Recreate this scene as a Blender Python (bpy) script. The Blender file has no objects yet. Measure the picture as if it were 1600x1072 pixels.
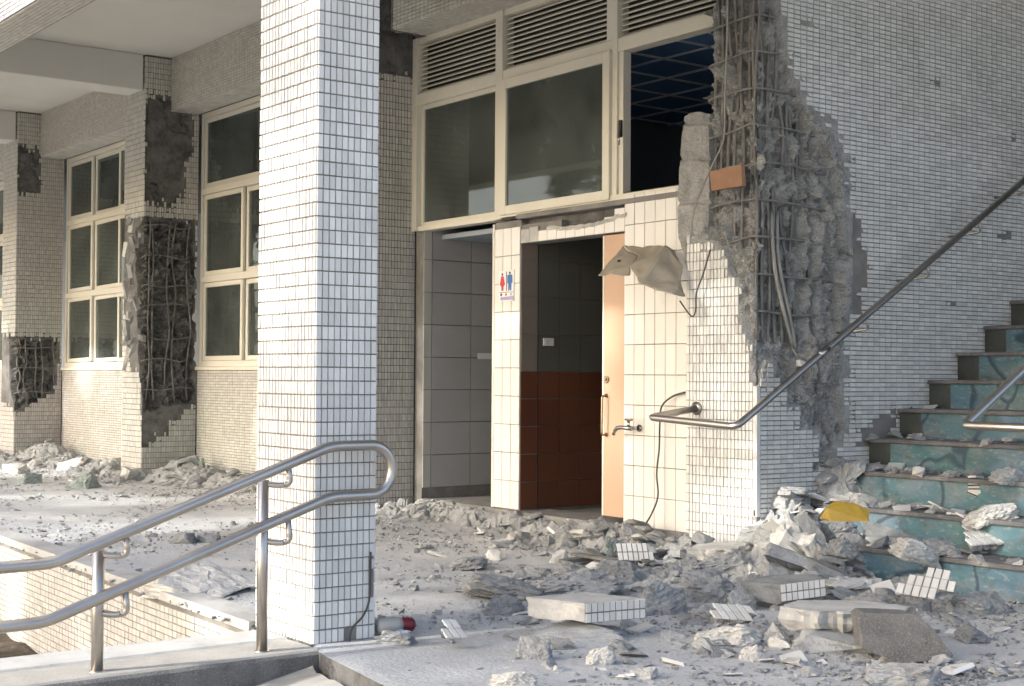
import bpy, bmesh, math, random
import numpy as np
from mathutils import Vector, Matrix
from mathutils import noise as mn
random.seed(7); rng = np.random.default_rng(7)
S = bpy.context.scene; COL = S.collection
# ------------------------------------------------------------------ camera
F, YAW, PITCH, ROLL, H = 2243.6, -.925864, .0242525, .00581746, 1.12
FW = np.array([math.sin(YAW)*math.cos(PITCH), math.cos(YAW)*math.cos(PITCH), math.sin(PITCH)])
r0 = np.array([math.cos(YAW), -math.sin(YAW), 0]); u0 = np.cross(r0, FW)
RT = r0*math.cos(ROLL)+u0*math.sin(ROLL); UP = -r0*math.sin(ROLL)+u0*math.cos(ROLL)
CAM = np.array([0, 0, H])
cd = bpy.data.cameras.new('camera'); cam = bpy.data.objects.new('camera', cd); COL.objects.link(cam)
cd.sensor_width = 36; cd.lens = F*36/1600; cd.clip_end = 500; cd.clip_start = .05
m = Matrix.Identity(4)
for i in range(3): m[i][0] = RT[i]; m[i][1] = UP[i]; m[i][2] = -FW[i]; m[i][3] = CAM[i]
cam.matrix_world = m; S.camera = cam
# a photo pixel gives a ray; the plane it lies on gives the point
def ray(x, y): return FW+RT*((x-800)/F)-UP*((y-536)/F)
def onz(x, y, z=0.): d = ray(x, y); return CAM+d*((z-H)/d[2])
def ony(x, y, Y): d = ray(x, y); return CAM+d*(Y/d[1])
def onx(x, y, X): d = ray(x, y); return CAM+d*(X/d[0])
def depth(P): return float((np.array(P)-CAM)@FW)
# ------------------------------------------------------------------ light
SUN_EL, SUN_DIR = math.radians(27), Vector((-.16, -.98, 0)).normalized()
w = bpy.data.worlds.new('World'); S.world = w; w.use_nodes = True
nt = w.node_tree; sk = nt.nodes.new('ShaderNodeTexSky'); sk.sky_type = 'NISHITA'; sk.sun_disc = False
sk.sun_elevation = SUN_EL; sk.sun_rotation = math.atan2(SUN_DIR.x, SUN_DIR.y); sk.air_density = .8; sk.dust_density = 3.5; sk.ozone_density = .6
bg = nt.nodes['Background']; nt.links.new(sk.outputs[0], bg.inputs[0]); bg.inputs[1].default_value = .15
sd = bpy.data.lights.new('sun', 'SUN'); sd.energy = 2.0; sd.angle = math.radians(1.2); sd.color = (1, .965, .92)
so = bpy.data.objects.new('sun', sd); COL.objects.link(so)
sv = Vector((SUN_DIR.x*math.cos(SUN_EL), SUN_DIR.y*math.cos(SUN_EL), math.sin(SUN_EL)))
so.rotation_euler = sv.to_track_quat('Z', 'Y').to_euler(); so.location = (-4, -10, 12)
S.view_settings.view_transform = 'Standard'; S.view_settings.look = 'None'; S.view_settings.gamma = 1
S.view_settings.exposure = 1.68
S.render.engine = 'CYCLES'; S.cycles.max_bounces = 8; S.cycles.diffuse_bounces = 5
# ------------------------------------------------------------------ materials
def surf(name, c1, c2=None, scale=3., rough=.7, bump=.0, bscale=60., island=0., dirt_or_shade=None, metal=0., spec=.5, bdist=.01, fine=None, aniso=None):
    mt = bpy.data.materials.new(name); mt.use_nodes = True; t = mt.node_tree; N = t.nodes; L = t.links
    b = N['Principled BSDF']; b.inputs['Roughness'].default_value = rough; b.inputs['Metallic'].default_value = metal
    b.inputs['Specular IOR Level'].default_value = spec
    g = N.new('ShaderNodeNewGeometry'); pos = g.outputs['Position']
    if aniso:
        mp = N.new('ShaderNodeMapping'); mp.inputs['Scale'].default_value = aniso; L.new(pos, mp.inputs[0]); pos = mp.outputs[0]
    def nz(sc, det=5, ro=.6):
        n = N.new('ShaderNodeTexNoise'); n.inputs['Scale'].default_value = sc; n.inputs['Detail'].default_value = det; n.inputs['Roughness'].default_value = ro
        L.new(pos, n.inputs['Vector']); return n.outputs['Fac']
    def ramp(src, a, c):
        r = N.new('ShaderNodeMapRange'); r.inputs[1].default_value = a; r.inputs[2].default_value = c; L.new(src, r.inputs[0]); return r.outputs[0]
    def mix(f, a, c, mode='MIX'):
        x = N.new('ShaderNodeMix'); x.data_type = 'RGBA'; x.blend_type = mode
        for s, v in ((0, f), (6, a), (7, c)):
            if hasattr(v, 'is_linked'): L.new(v, x.inputs[s])
            else: x.inputs[s].default_value = v if s == 0 else (*v, 1)
        return x.outputs[2]
    col = mix(ramp(nz(scale), .35, .68), c1, c2 or c1)
    if fine: col = mix(ramp(nz(fine[1], 3), fine[2] if len(fine) > 2 else .5, .75), col, fine[0])
    if island:
        oi = N.new('ShaderNodeObjectInfo'); ad = N.new('ShaderNodeMath'); ad.operation = 'ADD'; L.new(oi.outputs['Random'], ad.inputs[0]); L.new(g.outputs['Random Per Island'], ad.inputs[1])
        fr = N.new('ShaderNodeMath'); fr.operation = 'FRACT'; L.new(ad.outputs[0], fr.inputs[0])
        mr = N.new('ShaderNodeMapRange'); mr.inputs[3].default_value = 1-island; mr.inputs[4].default_value = 1.; L.new(fr.outputs[0], mr.inputs[0])
        cb = N.new('ShaderNodeCombineColor')
        for k in range(3): L.new(mr.outputs[0], cb.inputs[k])
        col = mix(1., col, cb.outputs[0], 'MULTIPLY')
    if dirt_or_shade:
        for dc, amt, dsc, lo in (dirt_or_shade if isinstance(dirt_or_shade, list) else [dirt_or_shade]):
            r = N.new('ShaderNodeMapRange'); r.inputs[1].default_value = lo; r.inputs[2].default_value = lo+.22; r.inputs[4].default_value = amt
            L.new(nz(dsc, 7, .65), r.inputs[0]); col = mix(r.outputs[0], col, dc)
    L.new(col, b.inputs['Base Color'])
    if bump:
        bp = N.new('ShaderNodeBump'); bp.inputs['Strength'].default_value = bump; bp.inputs['Distance'].default_value = bdist
        L.new(nz(bscale, 6, .7), bp.inputs['Height']); L.new(bp.outputs[0], b.inputs['Normal'])
    return mt
grime = [((.52, .52, .50), .55, .35, .5), ((.36, .33, .27), .5, .9, .55), ((.22, .21, .18), .55, 9., .66)]
MT = {}
MT['tile'] = surf('white_glazed_tile', (.76, .755, .72), (.69, .69, .665), 2, .32, .12, 90, .22, grime)
MT['ltile'] = surf('cream_tile', (.60, .61, .55), (.62, .575, .54), .8, .4, .12, 90, .2, grime)
MT['bigtile'] = surf('big_white_tile', (.79, .76, .71), (.77, .765, .72), .9, .25, .05, 30, .06, [((.45, .40, .32), .35, 1.5, .6)])
MT['grout'] = surf('grout', (.25, .24, .22), (.16, .155, .145), 6, .9, .3, 120)
MT['mortar'] = surf('mortar', (.27, .265, .25), (.19, .185, .175), 7, .9, .5, 60, 0, ((.10, .10, .095), .7, 5, .6))
MT['concrete'] = surf('broken_concrete', (.52, .52, .50), (.33, .335, .325), 11, .92, 1., 75, 0, [((.10, .10, .098), .75, 15, .57), ((.66, .65, .61), .8, 8, .55), ((.50, .50, .47), .6, 40, .58)], bdist=.02, fine=((.10, .10, .098), 150, .52))  # dark noise in the colour imitates shade in crevices
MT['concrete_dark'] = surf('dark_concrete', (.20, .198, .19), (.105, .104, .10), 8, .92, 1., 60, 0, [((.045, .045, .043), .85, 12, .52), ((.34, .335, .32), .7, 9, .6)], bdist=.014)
MT['rubble'] = surf('rubble_concrete', (.49, .505, .50), (.33, .34, .342), 7, .92, 1., 70, .42, [((.13, .13, .125), .75, 13, .55), ((.62, .60, .55), .7, 5, .6)], bdist=.012, fine=((.22, .22, .21), 140, .58))
MT['rubble_green'] = surf('rubble_grey_green', (.34, .39, .36), (.24, .28, .265), 6, .92, .9, 60, .15, ((.55, .56, .52), .6, 5, .6), bdist=.012)
MT['plaster'] = surf('plaster_chunk', (.64, .63, .59), (.46, .46, .44), 7, .88, .8, 55, .2, [((.30, .295, .28), .7, 9, .54), ((.18, .18, .17), .6, 24, .62)], bdist=.008)
MT['terrazzo'] = surf('pebble_dash', (.20, .20, .195), (.115, .115, .112), 10, .9, 1., 110, 0, ((.42, .40, .36), .9, 120, .56), bdist=.012, fine=((.30, .29, .26), 170, .5))
MT['curbtop'] = surf('washed_stone', (.44, .42, .38), (.32, .31, .28), 6, .9, .8, 120, 0, ((.6, .57, .5), .7, 3, .52), bdist=.008, fine=((.20, .19, .17), 190, .55))
MT['whiteledge'] = surf('white_ledge', (.50, .495, .47), (.40, .40, .385), 4, .75, .4, 50, 0, [((.26, .25, .22), .7, 6, .54), ((.17, .16, .14), .6, 20, .6)])
MT['floor'] = surf('dusty_floor', (.54, .55, .545), (.43, .44, .445), 1.3, .8, .7, 45, 0, [((.33, .335, .33), .7, 3.2, .56), ((.68, .67, .635), .85, 1.1, .5), ((.17, .168, .16), .75, 13, .6), ((.55, .54, .51), .7, 30, .58)], bdist=.015, fine=((.22, .22, .21), 85, .55))
MT['pave'] = surf('pavement', (.42, .40, .36), (.33, .32, .29), 2, .9, .6, 50, 0, ((.24, .23, .2), .6, 7, .58))
MT['ground'] = surf('school_yard', (.40, .37, .32), (.33, .31, .27), .4, .9, .3, 30)
MT['soil'] = surf('soil', (.05, .045, .035), (.14, .10, .06), 9, .95, 1., 40, 0, ((.40, .30, .18), .8, 16, .58), bdist=.03)
MT['ceil'] = surf('painted_ceiling', (.66, .66, .64), (.60, .60, .58), .7, .9, .1, 8, 0, ((.5, .49, .45), .4, 1.5, .6))
MT['frame'] = surf('cream_frame', (.72, .69, .59), (.66, .635, .545), 2, .42, .05, 60, .05, ((.34, .28, .20), .6, 5, .64), aniso=(1, 1, .6))
MT['rubber'] = surf('black_rubber', (.02, .02, .02), None, 3, .6)
MT['steel'] = surf('stainless_steel', (.50, .465, .425), (.42, .385, .35), 5, .33, .05, 120, 0, ((.42, .36, .29), .6, 4, .56), metal=1.)
MT['rebar'] = surf('rusty_rebar', (.27, .268, .26), (.17, .16, .15), 12, .85, .6, 220, 0, ((.36, .34, .31), .7, 9, .52), metal=.1)
MT['wire'] = surf('grey_wire', (.34, .33, .30), (.25, .24, .22), 8, .6)
MT['cable'] = surf('black_cable', (.05, .048, .045), None, 4, .5)
MT['door'] = surf('peach_door', (.58, .39, .265), (.54, .355, .24), 1.4, .5, .05, 60, 0, ((.5, .33, .2), .5, 4, .62), aniso=(4, 4, .4))
MT['dooredge'] = surf('door_edge', (.70, .68, .60), None, 3, .5)
MT['brass'] = surf('old_brass', (.42, .34, .24), (.28, .22, .16), 20, .35, 0, 60, metal=1.)
MT['chrome'] = surf('chrome', (.55, .54, .50), (.3, .28, .26), 30, .2, metal=1.)
MT['itile_shade'] = surf('shade_toned_wall_tile', (.46, .46, .46), (.40, .40, .41), 1, .3, .04, 30, .08)  # greyer tone stands for shade past the left jamb
MT['itile_olive'] = surf('olive_wall_tile', (.155, .15, .125), (.12, .118, .098), 1, .3, .04, 30, .06)
MT['itile_red'] = surf('red_brown_tile', (.17, .066, .036), (.13, .048, .027), 1.5, .28, .04, 30, .12)
MT['jamb_brown'] = surf('brown_jamb_tile', (.27, .225, .19), (.23, .19, .16), 1.5, .35, .04, 30, .06)
MT['dark_room'] = surf('room_plaster', (.36, .40, .46), (.31, .35, .40), 1, .9)
MT['blue_ceiling'] = surf('blue_grey_ceiling', (.16, .32, .62), (.13, .27, .52), 1, .8)
MT['tbar'] = surf('ceiling_grid', (.80, .82, .84), None, 1, .6)
MT['metal_sheet'] = surf('bent_sheet', (.40, .36, .29), (.27, .235, .19), 5, .6, .2, 40, 0, ((.25, .21, .17), .6, 7, .57))
MT['board'] = surf('brown_board', (.34, .19, .11), (.27, .145, .085), 9, .75, .4, 60, 0, ((.38, .28, .2), .5, 14, .58))
MT['sign'] = surf('sign_white', (.78, .78, .76), None, 3, .4)
MT['sign_red'] = surf('sign_red', (.62, .02, .035), None, 3, .4)
MT['sign_blue'] = surf('sign_blue', (.02, .13, .38), None, 3, .4)
MT['sign_dark'] = surf('sign_dark', (.015, .02, .04), None, 3, .4)
MT['sign_lilac'] = surf('sign_lilac', (.36, .32, .52), None, 3, .4)
MT['ochre'] = surf('ochre_plastic', (.52, .34, .05), (.40, .26, .04), 8, .45, .2, 30, 0, ((.5, .45, .35), .5, 12, .6))
MT['red'] = surf('red_plastic', (.13, .008, .018), None, 4, .4)
MT['greyplastic'] = surf('grey_plastic', (.36, .36, .34), (.30, .30, .28), 5, .5)
MT['blue'] = surf('blue_plastic', (.25, .42, .60), (.40, .52, .62), 20, .5, .5, 30)
MT['leaf'] = surf('foliage', (.06, .11, .025), (.09, .13, .03), 2, .6, island=.4)
MT['bark'] = surf('bark', (.12, .09, .065), (.07, .055, .04), 8, .95, .8, 30)
MT['nosing'] = surf('step_nosing', (.15, .15, .155), (.10, .10, .105), 9, .8, .4, 60, 0, ((.42, .41, .38), .8, 5, .52))
MT['stepdark'] = surf('dark_step_skirting', (.065, .075, .065), (.04, .045, .04), 8, .6, .3, 40, 0, ((.16, .17, .15), .6, 16, .58))
def glass_mat():
    mt = bpy.data.materials.new('window_glass'); mt.use_nodes = True; t = mt.node_tree; N = t.nodes; N.remove(N['Principled BSDF'])
    tr = N.new('ShaderNodeBsdfTransparent'); tr.inputs[0].default_value = (.42, .47, .45, 1)
    gl = N.new('ShaderNodeBsdfGlossy'); gl.inputs['Roughness'].default_value = .03; gl.inputs[0].default_value = (.9, .95, .92, 1)
    df = N.new('ShaderNodeBsdfDiffuse'); df.inputs[0].default_value = (.15, .175, .165, 1)
    g_ = N.new('ShaderNodeNewGeometry'); nz_ = N.new('ShaderNodeTexNoise'); nz_.inputs['Scale'].default_value = 2.2; nz_.inputs['Detail'].default_value = 7; t.links.new(g_.outputs['Position'], nz_.inputs['Vector']); mr_ = N.new('ShaderNodeMapRange'); mr_.inputs[1].default_value = .3; mr_.inputs[2].default_value = .75; mr_.inputs[3].default_value = .2; mr_.inputs[4].default_value = .62; t.links.new(nz_.outputs[0], mr_.inputs[0])
    lw = N.new('ShaderNodeFresnel'); lw.inputs[0].default_value = 1.5
    m1 = N.new('ShaderNodeMixShader'); m1.inputs[0].default_value = .36; t.links.new(mr_.outputs[0], m1.inputs[0]); t.links.new(tr.outputs[0], m1.inputs[1]); t.links.new(df.outputs[0], m1.inputs[2])
    m2 = N.new('ShaderNodeMixShader'); t.links.new(lw.outputs[0], m2.inputs[0]); t.links.new(m1.outputs[0], m2.inputs[1]); t.links.new(gl.outputs[0], m2.inputs[2])
    t.links.new(m2.outputs[0], N['Material Output'].inputs[0]); return mt
MT['glass'] = glass_mat()
def mural_mat():
    mt = surf('mural_paint', (.07, .18, .195), (.09, .17, .25), 2.2, .55, .3, 50, 0, [((.24, .28, .37), .85, 1.9, .54), ((.018, .065, .058), .9, 2.3, .5), ((.12, .27, .25), .8, 3.0, .56), ((.03, .06, .11), .8, 4.2, .6), ((.27, .29, .29), .75, 6., .47), ((.03, .065, .075), .8, 12., .50), ((.40, .40, .37), .7, 28., .54)], bdist=.004, aniso=(.8, 1, 1.5))
    t = mt.node_tree; N = t.nodes; L = t.links; b = N['Principled BSDF']; src = b.inputs['Base Color'].links[0].from_socket
    g = N.new('ShaderNodeNewGeometry'); ns = N.new('ShaderNodeTexNoise'); ns.inputs['Scale'].default_value = 2.5; L.new(g.outputs['Position'], ns.inputs['Vector'])
    mx = N.new('ShaderNodeMix'); mx.data_type = 'VECTOR'; mx.inputs[0].default_value = .35; L.new(g.outputs['Position'], mx.inputs[4]); L.new(ns.outputs['Color'], mx.inputs[5])
    v = N.new('ShaderNodeTexVoronoi'); v.feature = 'DISTANCE_TO_EDGE'; v.inputs['Scale'].default_value = 2.1; L.new(mx.outputs[1], v.inputs['Vector'])
    r = N.new('ShaderNodeMapRange'); r.inputs[1].default_value = .008; r.inputs[2].default_value = .03; r.inputs[3].default_value = .8; r.inputs[4].default_value = 0; L.new(v.outputs[0], r.inputs[0])
    x = N.new('ShaderNodeMix'); x.data_type = 'RGBA'; L.new(r.outputs[0], x.inputs[0]); L.new(src, x.inputs[6]); x.inputs[7].default_value = (.02, .045, .075, 1); L.new(x.outputs[2], b.inputs['Base Color']); return mt
MT['mural'] = mural_mat()
# ------------------------------------------------------------------ object helpers
def link(name, me, parent=None, mat=None):
    o = bpy.data.objects.new(name, me); COL.objects.link(o)
    if parent is not None:
        o.parent = parent; o.matrix_parent_inverse = INV(parent)
    if mat is not None and me is not None and not me.materials: me.materials.append(MT[mat] if isinstance(mat, str) else mat)
    return o
WM = {}
def INV(p): return WM.get(p.name, Matrix.Identity(4)).inverted()
def thing(name, label, cat, loc=(0, 0, 0), group=None):
    o = bpy.data.objects.new(name, None); COL.objects.link(o); o.location = loc; o.empty_display_size = .1
    WM[o.name] = Matrix.Translation(loc); o['label'] = label; o['category'] = cat
    if group: o['group'] = group
    return o
def tag(o, label, cat, group=None):
    o['label'] = label; o['category'] = cat
    if group: o['group'] = group
    return o
def mesh(name, v, f, mat, parent=None, smooth=False, kind=None):
    me = bpy.data.meshes.new(name); me.from_pydata([tuple(p) for p in v], [], [tuple(q) for q in f]); me.update()
    if smooth: me.polygons.foreach_set('use_smooth', [True]*len(me.polygons))
    o = link(name, me, parent, mat)
    if kind: o['kind'] = kind
    return o
class MB:
    def __init__(s): s.v = []; s.f = []
    def box(s, x0, x1, y0, y1, z0, z1, mtx=None):
        b = len(s.v); P = [(x0,y0,z0),(x1,y0,z0),(x1,y1,z0),(x0,y1,z0),(x0,y0,z1),(x1,y0,z1),(x1,y1,z1),(x0,y1,z1)]
        if mtx is not None: P = [tuple(mtx @ Vector(p)) for p in P]
        s.v += P; s.f += [(b+3,b+2,b+1,b),(b+4,b+5,b+6,b+7),(b,b+1,b+5,b+4),(b+1,b+2,b+6,b+5),(b+2,b+3,b+7,b+6),(b+3,b,b+4,b+7)]; return s
    def tube(s, pts, r, n=10, cap=True):
        pts = [Vector(p) for p in pts]; b = len(s.v); N = len(pts); up = None
        for i, p in enumerate(pts):
            d = (pts[min(i+1, N-1)]-pts[max(i-1, 0)]).normalized()
            if up is None: up = Vector((0,0,1)) if abs(d.z) < .9 else Vector((1,0,0))
            a = (up-d*up.dot(d)).normalized(); c = d.cross(a); up = a
            rr = r[i] if isinstance(r, (list, tuple)) else r
            for k in range(n): t = 2*math.pi*k/n; s.v.append(tuple(p+a*math.cos(t)*rr+c*math.sin(t)*rr))
        for i in range(N-1):
            for k in range(n): s.f.append((b+i*n+k, b+i*n+(k+1)%n, b+(i+1)*n+(k+1)%n, b+(i+1)*n+k))
        if cap: s.f += [tuple(b+k for k in reversed(range(n))), tuple(b+(N-1)*n+k for k in range(n))]
        return s
    def build(s, name, mat, parent=None, smooth=False, kind=None): return mesh(name, s.v, s.f, mat, parent, smooth, kind)
def box(name, x0, x1, y0, y1, z0, z1, mat, parent=None, kind=None, bevel=0.):
    o = MB().box(x0, x1, y0, y1, z0, z1).build(name, mat, parent, kind=kind)
    if bevel:
        md = o.modifiers.new('bevel', 'BEVEL'); md.width = bevel; md.segments = 2
    return o
def struct(o): o['kind'] = 'structure'; return o
def smoothpath(pts, n=6):
    P = [np.array(p, float) for p in pts]; out = []
    for i in range(len(P)-1):
        p0, p1, p2, p3 = P[max(i-1, 0)], P[i], P[i+1], P[min(i+2, len(P)-1)]
        for k in range(n):
            t = k/n; out.append(.5*((2*p1)+(-p0+p2)*t+(2*p0-5*p1+4*p2-p3)*t*t+(-p0+3*p1-3*p2+p3)*t**3))
    out.append(P[-1]); return out
def fillet(pts, r, n=6):
    P = [Vector(p) for p in pts]; out = [P[0]]
    for i in range(1, len(P)-1):
        a = P[i]+(P[i-1]-P[i]).normalized()*r; c = P[i]+(P[i+1]-P[i]).normalized()*r
        for k in range(n+1): t = k/n; out.append(a*(1-t)**2+P[i]*2*t*(1-t)+c*t*t)
    out.append(P[-1]); return out
# ------------------------------------------------------------------ numpy noise and polygons
def hsh(i, j, k, s): n = (i*374761393+j*668265263+k*2147483647+s*1274126177) & 0xffffffff; n = ((n ^ (n >> 13))*1274126177) & 0xffffffff; return ((n ^ (n >> 16)) & 0xffff)/65535.
def vn(x, y, s=0):
    xi = np.floor(x).astype(np.int64); yi = np.floor(y).astype(np.int64); fx = x-xi; fy = y-yi; fx = fx*fx*(3-2*fx); fy = fy*fy*(3-2*fy)
    a = hsh(xi, yi, 0, s); b = hsh(xi+1, yi, 0, s); c = hsh(xi, yi+1, 0, s); d = hsh(xi+1, yi+1, 0, s)
    return (a*(1-fx)+b*fx)*(1-fy)+(c*(1-fx)+d*fx)*fy
def fbm(x, y, s=0, o=4):
    t = 0; a = .5
    for k in range(o): t = t+a*vn(x*2**k, y*2**k, s+k*17); a *= .5
    return t
def wor(x, y, s=0):
    """angular plates: nearest site gives a height and a tilt"""
    xi = np.floor(x).astype(np.int64); yi = np.floor(y).astype(np.int64); best = np.full(x.shape, 9.); h = np.zeros(x.shape)
    for di in (-1, 0, 1):
        for dj in (-1, 0, 1):
            i = xi+di; j = yi+dj; sx = i+hsh(i, j, 1, s); sy = j+hsh(i, j, 2, s); d = np.hypot(x-sx, y-sy); k = d < best
            hh = hsh(i, j, 3, s)-.5+1.2*((hsh(i, j, 4, s)-.5)*(x-sx)+(hsh(i, j, 5, s)-.5)*(y-sy)); h = np.where(k, hh, h); best = np.where(k, d, best)
    return h
def sdp(px, py, poly):
    P = np.array(poly, float); d = np.full(px.shape, 1e9); ins = np.zeros(px.shape, bool)
    for i in range(len(P)):
        a = P[i]; b = P[(i+1) % len(P)]; ex, ey = b-a; wx = px-a[0]; wy = py-a[1]
        t = np.clip((wx*ex+wy*ey)/(ex*ex+ey*ey+1e-12), 0, 1); d = np.minimum(d, np.hypot(wx-ex*t, wy-ey*t))
        c = (a[1] > py) != (b[1] > py); xx = (b[0]-a[0])*(py-a[1])/((b[1]-a[1])+1e-12)+a[0]; ins ^= c & (px < xx)
    return np.where(ins, d, -d)
def inpoly(u, v, polys):
    u = np.asarray(u, float); v = np.asarray(v, float); k = np.zeros(u.shape, bool)
    for p in polys: k |= sdp(u, v, p) > 0
    return k
# ------------------------------------------------------------------ tiles: every tile is its own little box standing proud of the grout
TMESH = {}
def tile_geo(C, U, V, N, w, h, t, jit=.0006, snap=False):
    C = np.asarray(C); n = len(C); U, V, N = (np.array(a, float) for a in (U, V, N)); e = .0012
    q = [(-1,-1),(1,-1),(1,1),(-1,1)]; vs = []; base_j = rng.normal(0, jit, (n, 1)); tu = rng.normal(0, jit*.5, (n, 1)); tv = rng.normal(0, jit*.5, (n, 1))
    if snap:
        k1 = rng.uniform(.4, 1, (4, n, 1)); k2 = rng.uniform(.4, 1, (4, n, 1))
        for c, (a, b) in enumerate(q): vs.append(C+U*(a*w/2)*k1[c]+V*(b*h/2)*k2[c]-N*.004)
        for c, (a, b) in enumerate(q): vs.append(C+U*(a*w/2)*k1[c]+V*(b*h/2)*k2[c]+N*t)
        v = np.stack(vs, 1).reshape(-1, 3); b = np.arange(n)[:, None, None]*8
        return v, (b+np.array([[4,5,6,7],[0,1,5,4],[1,2,6,5],[2,3,7,6],[3,0,4,7]])[None]).reshape(-1, 4)
    for a, b in q: vs.append(C+U*(a*w/2)*1.+V*(b*h/2)-N*.004)
    for a, b in q: vs.append(C+U*(a*(w/2-e))+V*(b*(h/2-e))+N*t+N*(base_j+a*tu+b*tv))
    v = np.stack(vs, 1).reshape(-1, 3); b = np.arange(n)[:, None, None]*8
    f = (b+np.array([[4,5,6,7],[0,1,5,4],[1,2,6,5],[2,3,7,6],[3,0,4,7]])[None]).reshape(-1, 4)
    return v, f
def tile_field(parent, O, U, V, N, nu, nv, pu, pv, mat, keep=None, joint=.0045, t=.003, singles=0, name='tile', restname='tiles', wob=.0009, snapped=True):
    O, U, V, N = (np.array(a, float) for a in (O, U, V, N))
    iu, iv = np.meshgrid(np.arange(nu), np.arange(nv)); u = (iu.ravel()+.5)*pu; v = (iv.ravel()+.5)*pv
    C = O+u[:, None]*U+v[:, None]*V
    SN = None
    if keep is not None:
        k = keep(C, u, v); edge = np.zeros(len(C), bool); anyk = np.zeros(len(C), bool)
        if snapped and not k.all():
            for du, dv in ((1,0),(-1,0),(0,1),(0,-1)):
                kk_ = keep(C+U*du*pu+V*dv*pv, u+du*pu, v+dv*pv); edge |= ~kk_; anyk |= kk_
            part = (k & edge & (rng.random(len(C)) < .32)) | (~k & anyk & (rng.random(len(C)) < .10)); SN = C[part]; k = k & ~part
        C = C[k]; u = u[k]; v = v[k]
    if SN is not None and len(SN):
        vv, ff = tile_geo(SN, U, V, N, pu-joint, pv-joint, t, snap=True); mesh('snapped_tiles', vv, ff, mat, parent)['kind'] = 'stuff'
    if not len(C): return
    # rows and columns are laid by hand: slight wander
    C = C+V*(wob*2*(vn(u*3, v*9, 5)-.5))[:, None]+U*(rng.normal(0, wob*.5, len(C)))[:, None]
    if singles:
        dist = (C-CAM)@FW; order = np.argsort(dist); one = order[:singles]; rest = order[singles:]
        vv, ff = tile_geo(np.zeros((1, 3)), U, V, N, pu-joint, pv-joint, t, 0); me = bpy.data.meshes.new(name)
        me.from_pydata(vv.tolist(), [], ff.tolist()); me.materials.append(MT[mat])
        inv = INV(parent)
        for c in C[one]:
            o = bpy.data.objects.new(name, me); COL.objects.link(o); o.parent = parent; o.matrix_parent_inverse = inv; o.location = c+N*rng.normal(0, .0005)
        C = C[rest]
    if len(C):
        vv, ff = tile_geo(C, U, V, N, pu-joint, pv-joint, t); o = mesh(restname, vv, ff, mat, parent)
        o['kind'] = 'stuff'
TW, TH = .029, .058
X1, Y1, Z1 = (1,0,0), (0,1,0), (0,0,1)
# ------------------------------------------------------------------ a column with spalled faces, one wrapped sheet: left side, front, right side
def col_shell(parent, XL, XR, YF, YE, z0, z1, res, dfun, mat, name='concrete_core'):
    a = YE-YF; b = XR-XL; L = a+b+a; ns = int(L/res)+1; nz = int((z1-z0)/res)+1
    s, z = np.meshgrid(np.linspace(0, L, ns), np.linspace(z0, z1, nz)); d = dfun(s, z, a, b)
    x = np.where(s < a, XL, np.where(s < a+b, XL+s-a, XR)); y = np.where(s < a, YE-s, np.where(s < a+b, YF, YF+s-a-b))
    x = np.where(s < a, x+d, x); y = np.where((s >= a) & (s < a+b), y+d, y); x = np.where(s >= a+b, x-d, x)
    x = np.clip(x, XL+np.minimum(d, b*.4), XR-np.minimum(d, b*.4)); y = np.maximum(y, YF+d)
    v = np.stack([x, y, z], -1).reshape(-1, 3); i = np.arange(nz-1)[:, None]*ns+np.arange(ns-1)[None]
    f = np.stack([i, i+1, i+ns+1, i+ns], -1).reshape(-1, 4)
    o = mesh(name, v, f, mat, parent, False); return o
def col_tiles(parent, XL, XR, YF, YE, z1, holes, mat, singles=0, side_land=False, z0=0.):
    """holes: polygons in (s, z) of the wrapped sheet"""
    a = YE-YF; b = XR-XL; nz = int((z1-z0)/TH)
    def kf(C, u, v): return ~inpoly(u+a, v+z0, holes)
    tile_field(parent, (XL, YF, z0), X1, Z1, (0,-1,0), int(round(b/TW)), nz, b/int(round(b/TW)), TH, mat, kf, singles=singles)
    def kr(C, u, v): return ~inpoly(u+a+b+rng.normal(0, .008, len(u)), v+z0+rng.normal(0, .012, len(u)), holes)
    if side_land: tile_field(parent, (XR, YF, z0), Y1, Z1, X1, int(a/TH), int((z1-z0)/TW), TH, TW, mat, kr, singles=0)
    else: tile_field(parent, (XR, YF, z0), Y1, Z1, X1, int(round(a/TW)), nz, a/int(round(a/TW)), TH, mat, kr, singles=singles)
    def kl(C, u, v): return ~inpoly(a-u, v+z0, holes)
    tile_field(parent, (XL, YF, z0), Y1, Z1, (-1,0,0), int(round(a/TW)), nz, a/int(round(a/TW)), TH, mat, kl)
def sfront(pts, XL, YF, a): return [(ony(x, y, YF)[0]-XL+a, ony(x, y, YF)[2]) for x, y in pts]
def sright(pts, XR, YF, a, b): return [(onx(x, y, XR)[1]-YF+a+b, onx(x, y, XR)[2]) for x, y in pts]
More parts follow.
